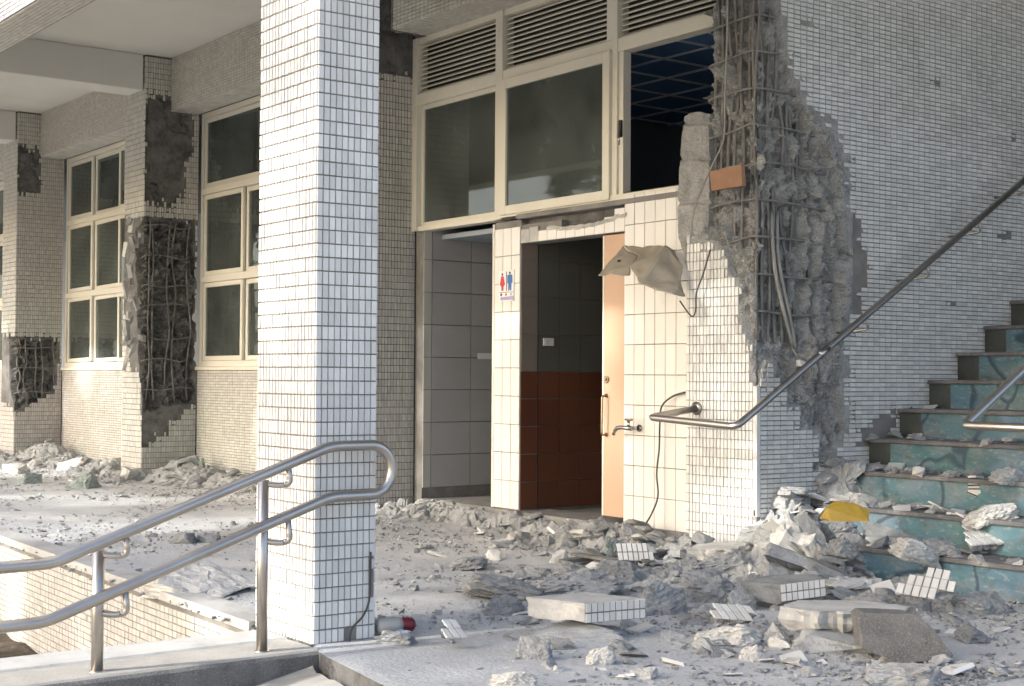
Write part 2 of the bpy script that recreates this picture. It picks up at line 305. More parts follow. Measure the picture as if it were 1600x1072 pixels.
# ================================================================== GROUND AND SETTING
struct(mesh('ground', [(-90,-60,-.8),(60,-60,-.8),(60,60,-.8),(-90,60,-.8)], [(0,1,2,3)], 'ground'))
ED = [(-5.12, 2.895), (-4.4, 2.775), (4, 2.5)]
def floor_mesh():
    # corridor floor: gently uneven, edge follows the front line
    xs = np.concatenate([np.linspace(-30, -12, 60), np.linspace(-11.9, 4, 180)]); ny = 46; v = []; f = []
    for x in xs:
        if x < -5.3: y0 = 2.96+(-5.3-x)*.0445
        else: y0 = np.interp(x, [-5.3, -5.12, -4.4, 4], [2.96, 2.895, 2.775, 2.5])
        for j in range(ny):
            y = y0+(6.9-y0)*(j/(ny-1))**1.15
            zz = .012*(mn.noise(Vector((x*.8, y*.8, 0)))) + .006*mn.noise(Vector((x*4, y*4, 3)))
            v.append((x, y, zz if j else 0))
    n = len(v); n0 = ny
    for i in range(len(xs)-1):
        for j in range(ny-1): f.append((i*ny+j, (i+1)*ny+j, (i+1)*ny+j+1, i*ny+j+1))
    for i, x in enumerate(xs): v.append((x, v[i*ny][1]+.004*math.sin(i*2.1), -.1)); v.append((x, v[i*ny][1]+.03, -.8))
    ev = []; ef = []
    for i in range(len(xs)): ev += [v[i*ny], v[n+2*i], v[n+2*i+1]]
    for i in range(len(xs)-1): ef += [(i*3+1, i*3+4, i*3+3, i*3), (i*3+2, i*3+5, i*3+4, i*3+1)]
    o = struct(mesh('corridor_floor', v[:n], f, 'floor', smooth=False)); mesh('shade_toned_floor_edge', ev, ef, 'concrete_dark', o); return o  # dark tone on the edge imitates shade in the gap below the slab
fl = floor_mesh()
struct(box('stair_lobby_floor', -5.95, 4, 6.88, 9, -.3, -.012, 'floor'))
def pavement():
    v = []; f = []; n = 60
    for i in range(n):
        x = -5.16+8.2*(i/(n-1))**1.6; ye = np.interp(x, [-5.3, -5.12, -4.4, 4], [2.93, 2.865, 2.735, 2.46])
        for j in range(24): y = -3+(ye+3)*j/23; v.append((x, y, -.055-.16*min(1.2, max(0, 2.9-y))+.02*mn.noise(Vector((x*3, y*3, 0)))+.01*mn.noise(Vector((x*11, y*11, 0)))))
        v.append((x, ye, -.8))
    for i in range(n-1):
        for j in range(24): f.append((i*25+j, (i+1)*25+j, (i+1)*25+j+1, i*25+j+1))
    return struct(mesh('pavement', v, f, 'pave'))
pavement()
# planter bed left of the kerb
def soil():
    v = []; f = []; n = 40
    for i in range(n):
        for j in range(n):
            x = -12+6.3*i/(n-1); y = -1+4.2*j/(n-1); v.append((x, y, -.66+.06*mn.noise(Vector((x*2, y*2, 1)))+.03*mn.noise(Vector((x*9, y*9, 1)))))
    for i in range(n-1):
        for j in range(n-1): f.append((i*n+j, (i+1)*n+j, (i+1)*n+j+1, i*n+j+1))
    o = mesh('planter_soil', v, f, 'soil', kind='stuff'); return tag(o, 'brown soil and dry leaves in the planter below the tiled corridor edge', 'soil')
soil()
# tiled face of the corridor edge, seen behind the kerb
ew = thing('tiled_edge_wall', 'low cream tiled wall under the corridor edge beside the planter', 'wall', (-8, 3.1, -.46))
ang = math.atan2(-.0445, 1); Ue = np.array([math.cos(ang), math.sin(ang), 0]); Ne = np.array([math.sin(ang), -math.cos(ang), 0])
Oe = np.array([-12., 2.96+6.7*.0445-.012, -.78])
p0 = Oe; p1 = Oe+Ue*6.15
mesh('wall_backing', [p0, p1, p1+[0,0,.758], p0+[0,0,.758], p0-Ne*.05, p1-Ne*.05, p1-Ne*.05+[0,0,.758], p0-Ne*.05+[0,0,.758]], [(0,1,2,3),(3,2,6,7),(1,5,6,2),(4,0,3,7)], 'grout', ew)
tile_field(ew, Oe, Ue, Z1, Ne, int(6.1/TH), int(.75/(TW*1.25)), TH, TW*1.25, 'ltile', lambda C, u, v: v < .75, singles=200)
led = MB()
q0 = Oe+Ne*.03+[0,0,.758]; q1 = p1+Ne*.03+[0,0,.758]
led.v = [tuple(q0), tuple(q1), tuple(q1-Ne*.16), tuple(q0-Ne*.16)]; led.v += [(a, b, c+.045) for a, b, c in led.v]
led.f = [(3,2,1,0),(4,5,6,7),(0,1,5,4),(1,2,6,5),(2,3,7,6),(3,0,4,7)]; led.build('ledge', 'whiteledge', ew)
# kerb with washed-stone face
kb = thing('ramp_kerb', 'washed stone kerb with white ledge carrying the short steel handrail', 'kerb', (-5.5, 1.9, -.46))
def kerb_block(name, xa, xb, ya, yb, z0, z1, mat, rough):
    n = 40; mcs = 8; v = []; f = []
    prof = [(xa, z0), (xa, z1-.012), (xa+.012, z1)]+[(xa+.012+(xb-xa-.024)*k/mcs, z1) for k in range(1, mcs)]+[(xb-.012, z1), (xb, z1-.012), (xb, (z0+z1)/2), (xb, z0)]
    for i in range(n):
        y = ya+(yb-ya)*i/(n-1)
        for (x, z) in prof: k = rough*mn.noise(Vector((x*7, y*9, z*9))); v.append((x+k, y, z+k*.5 if z > z0 else z))
    P = len(prof)
    for i in range(n-1):
        for j in range(P-1): f.append((i*P+j, i*P+j+1, (i+1)*P+j+1, (i+1)*P+j))
    f.append(tuple(range(P))); f.append(tuple((n-1)*P+j for j in reversed(range(P)))); return mesh(name, v, f, mat, kb)
kerb_block('kerb_body', -5.46, -5.17, .6, 2.93, -.8, .0, 'terrazzo', .006)
kerb_block('kerb_capping', -5.455, -5.18, .62, 2.92, -.1, .008, 'curbtop', .003)
kerb_block('white_ledge', -5.72, -5.465, .6, 2.93, -.8, .012, 'whiteledge', .003)
# ================================================================== CEILING, BEAMS
struct(box('ceiling', -34, -5.9, 2.9, 6.74, 4.6, 4.9, 'ceil'))
struct(box('ceiling_over_stairs', -5.9, -1.2, 2.9, 14, 4.6, 4.9, 'ceil'))  # right end, out of view, cut short to let sky onto stair wall
struct(box('unseen_upper_floor', -34, -1.2, 2.95, 14, 4.95, 9, 'ceil'))  # unseen bulk added overhead to block sky; right end cut short for stair light
struct(box('building_back', -34, -1.2, 13.5, 14, 0, 5, 'dark_room'))
for nm, xr in (('beyond the far broken column', -19.02), ('above the first broken column', -14.78), ('above the toilet corner', -10.2)):
    o = box('cross_beam', xr-.4, xr, 3.3, 6.10, 4.21, 4.598, 'ceil', bevel=.01)
    tag(o, {-19.02: 'pale plastered cross beam above the farther spalled column', -14.78: 'pale plastered cross beam meeting the column with exposed rebar cage', -10.2: 'pale plastered cross beam next to the toilet louvres'}[xr], 'beam', 'ceiling cross beams')
fb = thing('front_beam', 'tiled beam along the open front of the corridor overhead', 'beam', (-12, 3.1, 3.45))
box('beam_core', -34, -1.2, 2.966, 3.26, 3.455, 4.95, 'grout', fb)
tile_field(fb, (-16, 2.96, 3.452), X1, Z1, (0,-1,0), int(11/TH), 26, TH, TW, 'tile')
tile_field(fb, (-16, 2.97, 3.45), X1, Y1, (0,0,-1), int(11/TH), 9, TH, TW*1.05, 'ltile')
# beam above the classroom windows
wb = thing('window_beam', 'pink and cream tiled beam above the classroom windows', 'beam', (-16, 6.5, 4.03))
box('beam_core', -34, -10.2, 6.426, 6.76, 4.035, 4.597, 'grout', wb)
for xa, xb in ((-24, -19.6), (-18.99, -15.33), (-14.755, -10.76)):
    n = int((xb-xa)/TH); tile_field(wb, (xa, 6.42, 4.032), X1, Z1, (0,-1,0), n, 19, (xb-xa)/n, .0297, 'ltile')
box('soffit', -34, -10.2, 6.43, 6.75, 4.022, 4.034, 'plaster', wb)
tb = thing('toilet_beam', 'tiled beam over the toilet louvres, its end torn from the column', 'beam', (-8, 6.5, 3.98))
box('beam_core', -9.99, -6.3, 6.276, 6.75, 3.984, 4.9, 'grout', tb)
tile_field(tb, (-9.99, 6.27, 3.982), X1, Z1, (0,-1,0), int(3.7/TH), 21, TH, .0297, 'ltile')
tile_field(tb, (-9.99, 6.275, 3.98), X1, Y1, (0,0,-1), int(3.7/TH), 11, TH, .0297, 'ltile')
box('end_trim', -10.005, -9.99, 6.262, 6.75, 3.972, 4.9, 'mortar', tb)
# ================================================================== FRONT PILLAR
PX0, PX1, PY0, PY1 = -5.832, -5.310, 2.962, 3.262
fp = thing('front_pillar', 'white tiled square pillar standing beside the short steel handrail', 'pillar', (-5.57, 3.11, 0))
box('concrete_core', PX0+.004, PX1-.004, PY0+.004, PY1-.004, -.02, 4.6, 'grout', fp)
def pk(C, u, v):  # chipped-off tiles along the lower back edge
    return ~((C[:, 1] > PY1-.035) & (C[:, 2] > .10) & (C[:, 2] < .36) & (np.sin(C[:, 2]*31) > -.35)) & ~((C[:, 2] < .06) & (C[:, 1] > PY0+.15) & (C[:, 1] < PY0+.21))
tile_field(fp, (PX1, PY0, .0), Y1, Z1, X1, 10, 80, .030, TH, 'tile', pk, singles=280)
tile_field(fp, (PX0, PY0, .0), X1, Z1, (0,-1,0), 18, 80, TW, TH, 'tile', singles=20, wob=.0007, joint=.0056)
tile_field(fp, (PX0, PY0, .0), Y1, Z1, (-1,0,0), 10, 80, .03, TH, 'tile')
tile_field(fp, (PX0, PY1, .0), X1, Z1, (0,1,0), 18, 80, TW, TH, 'tile')
cb = MB().tube(smoothpath([(PX1+.012, PY1-.028, .37), (PX1+.010, PY1-.028, .25), (PX1+.012, PY1-.035, .16), (PX1+.02, PY1-.07, .10), (PX1+.018, PY1-.12, .055), (PX1+.012, PY1-.13, .0)]), .0045, 6)
tag(cb.build('black_cable', 'cable', smooth=True), 'short black cable curling down the pillar near its foot', 'cable')
# ================================================================== RESTROOM BLOCK
YT = 6.525
tw = thing('toilet_wall', 'white tiled toilet wall with two doorways and a cracked lintel', 'wall', (-8.2, YT, 0))
def wallbox(x0, x1, z0, z1, mat='grout', y0=YT+.006, y1=YT+.16): return box('wall_core', x0, x1, y0, y1, z0, z1, mat, tw)
wallbox(-8.90, -8.575, .0, 2.31); wallbox(-7.395, -6.55, .0, 2.33, y1=YT+.026)
BW, BH = .103, .205
tile_field(tw, (-8.90, YT, .13), X1, Z1, (0,-1,0), 3, 10, .108, .213, 'bigtile', lambda C, u, v: v < 2.16, joint=.004, t=.003, singles=60, snapped=False)
tile_field(tw, (-7.395, YT, .12), X1, Z1, (0,-1,0), 8, 11, BW, BH, 'bigtile', lambda C, u, v: (v < 2.3), joint=.004, t=.003, singles=90, snapped=False)
# lintel: a row of cut tiles, mortar strip and a torn gap under the window sill
wallbox(-8.575, -7.395, 2.13, 2.19, 'mortar'); 
wallbox(-8.575, -8.10, 2.19, 2.27, 'mortar', YT+.012)
wallbox(-8.575, -7.395, 2.19, 2.34, 'concrete_dark', YT+.075)
for k in range(11):
    x = -8.57+.107*k; hh = [.10, .11, .075, .072, .06, .055, .06, .075, .08, .11, .16][k]
    box('lintel_tile', x+.002, x+.104, YT-.003, YT+.01, 2.132, 2.132+hh, 'bigtile' if k > 1 else 'plaster', tw)
def torn_strip():
    v = []; f = []; n = 70
    for i in range(n):
        t = i/(n-1); x = -8.25+.88*t; lo = 2.205+.035*math.sin(t*3.1)*-1+.012*mn.noise(Vector((t*14, 2, 0)))+.03*t; hi = lo+.03+.012*mn.noise(Vector((t*11, 5, 0)))
        for (y, z) in ((YT+.05, lo), (YT-.006, lo), (YT-.012+.01*mn.noise(Vector((t*20, 1, 1))), (lo+hi)/2), (YT-.002, hi), (YT+.05, hi)): v.append((x, y, z))
    for i in range(n-1):
        for j in range(4): f.append((i*5+j, (i+1)*5+j, (i+1)*5+j+1, i*5+j+1))
    mesh('torn_mortar', v, f, 'plaster', tw)
torn_strip()
sill = box('window_ledge', -8.62, -6.5, YT-.012, YT+.16, 2.315, 2.352, 'mortar', tw, bevel=.006)
# corner trim of the pier next to the left doorway, and its left return
box('pier_trim', -8.925, -8.90, YT-.004, YT+.16, .13, 2.30, 'dooredge', tw)
box('threshold', -8.9, -6.6, YT-.05, YT+.3, -.05, .125, 'mortar', tw)
# left doorway: side wall with large tiles, coloured greyer past the jamb for shade
lw_ = thing('partition_wall', 'large-tiled side wall inside the left doorway, toned grey for shade', 'wall', (-10.05, 7.3, 0))
box('wall_core', -10.12, -10.012, 6.60, 10.2, 0, 2.34, 'grout', lw_)
tile_field(lw_, (-10.006, 6.685, .20), Y1, Z1, X1, 9, 8, .40, .272, 'itile_shade', joint=.005, singles=72)
tile_field(lw_, (-10.006, 6.60, .20), Y1, Z1, X1, 1, 8, .083, .272, 'ltile', joint=.004, singles=8, name='jamb_tile')
box('notice_plate', -10.004, -9.995, 7.16, 7.30, 1.28, 1.33, 'tbar', lw_); box('notice_plate', -10.004, -9.995, 7.33, 7.45, 1.28, 1.33, 'tbar', lw_)
# right doorway: brown jamb, olive and red-brown wall
pw = thing('doorway_side_wall', 'olive and red-brown tiled wall inside the doorway with the peach door', 'wall', (-8.6, 7.4, 0))
box('wall_core', -8.86, -8.588, YT+.162, 10.2, 0, 2.3, 'grout', pw)
tile_field(pw, (-8.582, 6.70, 1.17), Y1, Z1, X1, 16, 4, .21, .28, 'itile_olive', joint=.004, singles=64)
tile_field(pw, (-8.582, 6.70, .13), Y1, Z1, X1, 16, 5, .21, .208, 'itile_red', joint=.004, singles=80, name='red_tile')
tile_field(pw, (-8.574, 6.532, 1.17), Y1, Z1, X1, 1, 4, .158, .28, 'jamb_brown', joint=.004, singles=4, name='jamb_tile')
tile_field(pw, (-8.574, 6.532, .13), Y1, Z1, X1, 1, 5, .158, .208, 'itile_red', joint=.004, singles=5, name='red_jamb_tile')
o = thing('switch_plate', 'small white plate on the olive tiles inside the doorway', 'plate', (-8.57, 6.9, 1.38)); box('plate', -8.578, -8.566, 6.745, 6.845, 1.365, 1.425, 'sign', o, bevel=.003); box('rocker', -8.567, -8.562, 6.76, 6.80, 1.38, 1.41, 'dooredge', o)
# rooms behind
struct(box('room_floor', -10.1, -6.0, 6.62, 10.2, 0, .11, 'mortar'))
struct(box('room_back_wall', -10.2, -6.0, 10.2, 10.3, 0, 4.2, 'dark_room'))
struct(box('room_wall_right', -6.12, -6.0, 7.5, 10.2, 0, 4.6, 'dark_room'))
struct(box('toilet_ceiling', -10.05, -6.12, 6.78, 10.2, 2.28, 2.32, 'dark_room'))
rc = thing('suspended_ceiling', 'dark blue grid ceiling seen through the open upper window', 'ceiling', (-8, 8.4, 3.5))
box('ceiling_panels', -10.1, -6.12, 6.75, 10.2, 3.56, 3.6, 'blue_ceiling', rc)
for k in range(9): x = -10.0+.5*k; box('grid_bar', x-.012, x+.012, 6.76, 10.19, 3.548, 3.559, 'tbar', rc)
for k in range(7): y = 6.95+.5*k; box('grid_bar', -10.09, -6.13, y-.012, y+.012, 3.5485, 3.5595, 'tbar', rc)
struct(box('classroom_floor', -34, -10.9, 6.95, 13, -.1, .02, 'mortar')); struct(box('classroom_back_wall', -34, -10.2, 11, 11.2, 0, 4.6, 'dark_room'))
struct(box('classroom_wall_right', -10.75, -10.6, 6.9, 11, 0, 4.6, 'dark_room')); struct(box('classroom_ceiling', -34, -10.2, 6.76, 13.4, 4.05, 4.59, 'dark_room'))
# sliding door
dr = thing('sliding_door', 'peach sliding toilet door left half open, with steel pull handle', 'door', (-7.5, 6.58, .16))
def dbox(n, x0, x1, y0, y1, z0, z1, mat, bev=0): return box(n, x0, x1, y0, y1, z0, z1, mat, dr, bevel=bev)
dbox('leaf', -7.64, -6.75, YT+.030, YT+.064, .165, 2.12, 'door')
dbox('edge_strip', -7.657, -7.6405, YT+.028, YT+.066, .165, 2.12, 'dooredge')
DY = YT+.030
def dpt(x, y, off=0.): p = ony(x, y, DY-off); return p
hp = fillet([dpt(948, 618), dpt(941, 619, .05), dpt(940, 680, .05), dpt(948, 679)], .02)
MB().tube(hp, .008, 8).build('pull_handle', 'brass', dr, True)
for yy in (618, 679): p = dpt(948, yy); MB().tube([p+[0,.001,0], p-[0,.008,0]], .014, 12).build('handle_rose', 'brass', dr, True)
p = dpt(948, 593); lk = MB().tube([p+[0,.001,0], p-[0,.012,0]], .026, 16).build('lock', 'brass', dr); MB().tube([p-[0,.011,0], p-[0,.02,0]], .011, 12).build('key_barrel', 'chrome', lk)
# wall tap
tp = thing('wall_tap', 'old chrome garden tap on the white tiles beside the peach door', 'tap', tuple(ony(1000, 668, YT)))
P = ony(1000, 669, YT-.003)
MB().tube([P+[0,0,0], P-[0,.012,0]], .024, 14).build('wall_flange', 'chrome', tp, True)
q = P-np.array([0, .085, 0])
MB().tube([P-[0,.01,0], q], .012, 10).build('inlet', 'chrome', tp, True)
MB().tube(fillet([q+[.01,0,0], q-[.10,0,-.004], q-[.15,.0,.004], q-[.175,0,.05]], .03), [.017]*1+[.015]*13+[.012]*2, 10).build('spout', 'chrome', tp, True)
MB().tube([q-[.02,0,0], q-[.02,0,-.05]], .010, 8).build('valve_stem', 'chrome', tp, True)
MB().tube([q-[.055,0,-.058], q+[.015,0,.058]], .008, 8).build('tee_handle', 'brass', tp, True)
# hanging cable in front of the white tiles
cbp = [ony(1070, 613, 6.50), ony(1050, 620, 6.49), ony(1034, 635, 6.47), ony(1031, 660, 6.46), ony(1030, 700, 6.46), ony(1026, 740, 6.46), ony(1028, 775, 6.45), ony(1018, 803, 6.42), ony(1003, 828, 6.36)]
tag(MB().tube(smoothpath(cbp), .0065, 6).build('hanging_cable', 'cable', smooth=True), 'black cable hanging in front of the white toilet tiles', 'cable')
# restroom sign
sg = thing('restroom_sign', 'restroom sign with red woman and blue man on the white pier', 'sign', tuple(ony(792, 447, YT)))
A = ony(781, 424, YT-.004); Bq = ony(803.5, 470, YT-.004); sx0, sx1, sz1, sz0 = A[0], Bq[0], A[2], Bq[2]; sw = sx1-sx0; sh = sz1-sz0
box('sign_board', sx0, sx1, YT-.010, YT-.0035, sz0, sz1, 'sign', sg)
def spoly(name, pts, mat, lay=.0115):
    n = len(pts); v = [(sx0+a*sw, YT-lay, sz0+b*sh) for a, b in pts]+[(sx0+a*sw, YT-.0098, sz0+b*sh) for a, b in pts]
    f = [tuple(range(n))]+[(i, (i+1) % n, n+(i+1) % n, n+i) for i in range(n)]; return mesh(name, v, f, mat, sg)
def disc(cx, cz, r): return [(cx+r*math.cos(2*math.pi*k/14), cz+r*.78*math.sin(2*math.pi*k/14)) for k in range(14)]
spoly('woman_head', disc(.23, .885, .055), 'sign_dark'); spoly('man_head', disc(.74, .915, .055), 'sign_dark')
spoly('woman_figure', [(.16,.83),(.30,.83),(.37,.66),(.41,.55),(.36,.53),(.32,.62),(.36,.50),(.31,.50),(.30,.34),(.25,.34),(.235,.50),(.225,.34),(.17,.34),(.165,.50),(.10,.50),(.15,.62),(.10,.53),(.05,.55),(.10,.66)], 'sign_red')
spoly('man_figure', [(.61,.86),(.87,.86),(.91,.83),(.91,.58),(.86,.58),(.85,.74),(.84,.34),(.76,.34),(.74,.56),(.72,.34),(.64,.34),(.63,.74),(.62,.58),(.57,.58),(.57,.83)], 'sign_blue')
spoly('divider', [(.49,.97),(.53,.97),(.53,.33),(.49,.33)], 'sign_dark'); spoly('rule', [(.02,.30),(.98,.30),(.98,.285),(.02,.285)], 'sign_dark')
spoly('caption_strip', [(.10,.14),(.98,.16),(.98,.04),(.10,.04)], 'sign_lilac')
for k, (cx, mm) in enumerate(((.15, 'sign_dark'), (.48, 'sign_red'), (.83, 'sign_lilac'))): spoly('pictogram', disc(cx, .22, .06), mm)
# ================================================================== UPPER WINDOWS AND LOUVRES
def ring(mb, x0, x1, z0, z1, y0, y1, t, tb=None):
    tb = tb or t
    mb.box(x0, x0+t, y0, y1, z0, z1); mb.box(x1-t, x1, y0, y1, z0, z1); mb.box(x0+t, x1-t, y0+.001, y1-.001, z0, z0+tb); mb.box(x0+t, x1-t, y0+.001, y1-.001, z1-t, z1)
def sash(parent, x0, x1, z0, z1, y, t=.045, dpt_=.035, glass=True, tb=None):
    mb = MB(); ring(mb, x0, x1, z0, z1, y, y+dpt_, t, tb); s = mb.build('sash', 'frame', parent)
    md = s.modifiers.new('bevel', 'BEVEL'); md.width = .003; md.segments = 1
    if glass:
        box('pane', x0+t-.004, x1-t+.004, y+dpt_*.5-.002, y+dpt_*.5+.002, z0+(tb or t)-.004, z1-t+.004, 'glass', s)
    return s
uw = thing('toilet_window', 'cream framed window band above the toilet doors with louvres on top', 'window', (-8.4, 6.62, 2.35))
YU = 6.60
box('frame_bottom', -10.17, -8.93, YU, YU+.10, 2.345, 2.385, 'frame', uw); box('frame_bottom', -8.93, -6.3, YU-.03, YU+.10, 2.353, 2.40, 'frame', uw)
box('transom', -10.17, -6.3, YU-.012, YU+.10, 3.405, 3.50, 'frame', uw, bevel=.006); box('frame_top', -10.17, -6.3, YU, YU+.10, 3.93, 3.978, 'frame', uw)
for x0, x1 in ((-10.17, -10.10), (-8.985, -8.895), (-7.60, -7.545), (-6.36, -6.3)): box('mullion', x0, x1, YU-.02, YU+.10, 2.345 if x0 != -7.60 else 2.38, 3.975, 'frame', uw, bevel=.004)
sash(uw, -10.10, -8.985, 2.385, 3.405, YU+.03, .035)
sash(uw, -8.89, -7.60, 2.37, 3.42, YU-.045, .075, .04, tb=.07)
sash(uw, -8.87, -7.62, 2.40, 3.40, YU+.035, .05, .03)
box('frame_edge', -7.545, -7.50, YU+.0, YU+.07, 2.40, 3.404, 'dooredge', uw); box('sliding_track', -7.5, -6.36, YU+.01, YU+.06, 2.40, 2.412, 'rubber', uw)
lt = box('latch', -7.53, -7.505, YU-.02, YU+.0, 2.80, 2.92, 'rubber', uw, bevel=.004); MB().tube([(-7.515, YU-.022, 2.84), (-7.50, YU-.04, 2.80), (-7.50, YU-.04, 2.74)], .007, 8).build('latch_lever', 'chrome', lt, True)
for x0, x1 in ((-10.10, -8.99), (-8.89, -7.665), (-7.60, -6.36)):
    box('louvre_back', x0, x1, YU+.088, YU+.096, 3.50, 3.93, 'rubber', uw)
    sl = MB(); mtx = Matrix.Rotation(math.radians(34), 4, 'X'); sl.box(-(x1-x0)/2, (x1-x0)/2, -.021, .021, -.004, .004, mtx); sl.box(-(x1-x0)/2, (x1-x0)/2, -.0235, -.0175, -.017, -.0085)
    me = bpy.data.meshes.new('slat'); me.from_pydata(sl.v, [], sl.f); me.materials.append(MT['frame'])
    for k in range(11):
        o = bpy.data.objects.new('slat', me); COL.objects.link(o); o.parent = uw; o.matrix_parent_inverse = INV(uw)
        o.location = ((x0+x1)/2, YU+.045+random.uniform(-.002, .002), 3.527+k*.0385); o.rotation_euler = (random.uniform(-.06, .06), random.uniform(-.002, .002), 0)
box('louvre_rail', -7.665, -7.60, YU-.012, YU+.09, 3.50, 3.93, 'frame', uw)
# ================================================================== CLASSROOM WINDOWS AND SILL WALL
YW = 6.75
def classroom_window(x0, x1, label, lean=0., cols=4, bigtop=False):
    t = thing('classroom_window', label, 'window', ((x0+x1)/2, YW, 1.22)); zs = [1.225, 2.18, 3.15, 4.02]
    mb = MB(); ring(mb, x0, x1, zs[0], zs[3], YW+.02, YW+.12, .06); mb.build('frame', 'frame', t)
    for z in zs[1:3]: box('transom', x0+.06, x1-.06, YW+.015, YW+.115, z-.035, z+.035, 'frame', t)
    cw = (x1-x0-.12)/cols
    for r in range(3):
        za, zb = zs[r]+(.06 if r == 0 else .035), zs[r+1]-(.06 if r == 2 else .035)
        n = cols if not (bigtop and r == 2) else cols//2; w_ = (x1-x0-.12)/n
        for c in range(n):
            a = x0+.06+c*w_
            s = sash(t, a+.004, a+w_-.004, za+.004, zb-.004, YW+(.03 if c % 2 == 0 else .065), .05, .032)
            if lean and r < 2:
                k = lean*(1 if r == 0 else .55)
                s.matrix_parent_inverse = s.matrix_parent_inverse @ Matrix.Translation((a, YW, zb)) @ Matrix.Rotation(k*(.6+.4*random.random()), 4, 'Y') @ Matrix.Translation((-a, -YW, -zb))
    box('sill', x0-.02, x1+.02, YW-.025, YW+.10, 1.185, 1.222, 'frame', t, bevel=.004)
    return t
classroom_window(-14.74, -10.78, 'cream classroom window with large top panes, closest to the white pillar', bigtop=True)
classroom_window(-18.97, -15.36, 'cream classroom window racked out of true between the two spalled columns', lean=-.025)
classroom_window(-23.2, -19.6, 'farthest cream classroom window past the column spalled at its knee')
sw_ = thing('sill_wall', 'cream tiled wall under the classroom windows', 'wall', (-16, YW, 0))
box('wall_core', -34, -10.75, YW+.006, YW+.2, 0, 1.185, 'grout', sw_)
for xa, xb in ((-23.5, -19.58), (-18.98, -15.34), (-14.74, -10.77)):
    n = int((xb-xa)/TH)
    tile_field(sw_, (xa, YW, .0), X1, Z1, (0,-1,0), n, 40, (xb-xa)/n, .0295, 'ltile', lambda C, u, v, xa=xa: ~((np.abs(C[:, 0]+15.55-.12*np.sin(C[:, 2]*5)) < .02) & (C[:, 2] > .35)))
# ================================================================== BROKEN COLUMNS ALONG THE CLASSROOMS
def bars(parent, pts_list, r, mat='rebar', name='rebar', n=6):
    for pts in pts_list: MB().tube(smoothpath(pts, 4), r, n).build(name, mat, parent, True)
def classroom_column(XR, label, deep, shallow, tilehole, seed, fronthole=None):
    YF, YE, b = 6.12, 6.745, .56; XL = XR-b; a = YE-YF
    t = thing('spalled_column', label, 'column', (XR-b/2, 6.4, 0), 'broken columns along the classrooms')
    dp = sright(deep, XR, YF, a, b); sp = sright(shallow, XR, YF, a, b); th = sright(tilehole, XR, YF, a, b)
    def dfun(s, z, a_, b_):
        n = fbm(s*9, z*9, seed, 4)-.47; d = .006+np.zeros_like(s)
        sd1 = sdp(s, z, dp)+.12*(fbm(s*9, z*9, seed+3)-.47); k = np.clip(sd1/.03, 0, 1)
        d = d+k*(.10+.20*n+.09*(fbm(s*24, z*24, seed+8, 3)-.45)+.03*(vn(s*30, z*30, seed) > .7)-.05*np.clip((1.25-z)/.5, 0, 1)+.07*wor(s*8, z*7, seed+61)+.03*wor(s*20, z*18, seed+62))
        sd2 = sdp(s, z, sp)+.02*(fbm(s*20, z*20, seed+5)-.47); d = d+np.clip(sd2/.012, 0, 1)*(.032+.035*n+.03*np.exp(-(np.abs(fbm(s*3, z*3, seed+40, 3)-.45)/.012)**2))
        return np.maximum(d, .004)
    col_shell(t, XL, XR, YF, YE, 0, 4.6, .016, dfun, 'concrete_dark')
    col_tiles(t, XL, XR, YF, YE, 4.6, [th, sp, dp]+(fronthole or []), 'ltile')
    # exposed cage
    ys = [6.19, 6.27, 6.43, 6.50, 6.66]; z0 = min(p[1] for p in dp)+.1; z1 = max(p[1] for p in dp)-.03
    bars(t, [[(XR-.045+random.uniform(-.03, .025), y+random.uniform(-.03, .03), z0+(z1-z0)*k/5) for k in range(6)] for y in ys], .009)
    z = z0+.12
    while z < z1:
        bars(t, [[(XR-.15, 6.16, z-.02), (XR-.03, 6.165, z), (XR-.02+random.uniform(-.02, .02), 6.35, z+random.uniform(-.03, .03)), (XR-.02+random.uniform(-.02, .02), 6.55, z+random.uniform(-.03, .03)), (XR-.03, random.uniform(6.55, 6.735), z+.01)]], .006, name='hoop'); z += random.uniform(.2, .34)
    return t
c1 = classroom_column(-14.76, 'tiled column with its rebar cage laid bare between two classroom windows',
    [(190,352),(222,338),(305,346),(309,480),(306,628),(262,640),(226,640),(205,560),(196,470)],
    [(226,150),(250,150),(278,158),(300,176),(303,236),(291,250),(288,310),(262,322),(226,316)],
    [(216,345),(240,336),(306,346),(309,635),(284,637),(284,652),(264,654),(264,676),(238,690),(220,700)], 11,
    [sfront([(186,340),(228,340),(226,575),(206,580),(196,520)], -15.32, 6.12, .625)])
c2 = classroom_column(-19.0, 'tiled column spalled at knee height and under its head, beyond the racked window',
    [(-10,520),(22,526),(92,531),(90,560),(86,612),(50,630),(22,640),(-5,600)],
    [(26,226),(62,232),(63,300),(26,304)],
    [(10,524),(94,530),(86,615),(60,622),(52,634),(18,648)], 29, [sfront([(-20,520),(25,525),(20,640),(-20,610)], -19.56, 6.12, .625)])
# shattered facing still clinging to the first column
for k in range(24):
    p = onx(210+random.uniform(-16, 14), 345+k*9.5+random.uniform(-6, 6), -14.80+random.uniform(-.03, .05)); w_, h_ = random.uniform(.04, .10), random.uniform(.07, .2)
    mt = Matrix.Translation(p) @ Matrix.Rotation(random.uniform(-.6, .6), 4, 'Z') @ Matrix.Rotation(random.uniform(-.5, .5), 4, 'Y') @ Matrix.Rotation(random.uniform(-.4, .4), 4, 'X')
    mb = MB().box(-w_*.5, w_*.5, -.02, .02, -h_*.5, h_*.5, mt); mb.v = [tuple(np.array(v)+np.array(mn.noise_vector(Vector(v)*9))*.02) for v in mb.v]
    mb.build('clinging_shard', random.choice(['plaster', 'concrete', 'ltile', 'concrete']), c1)
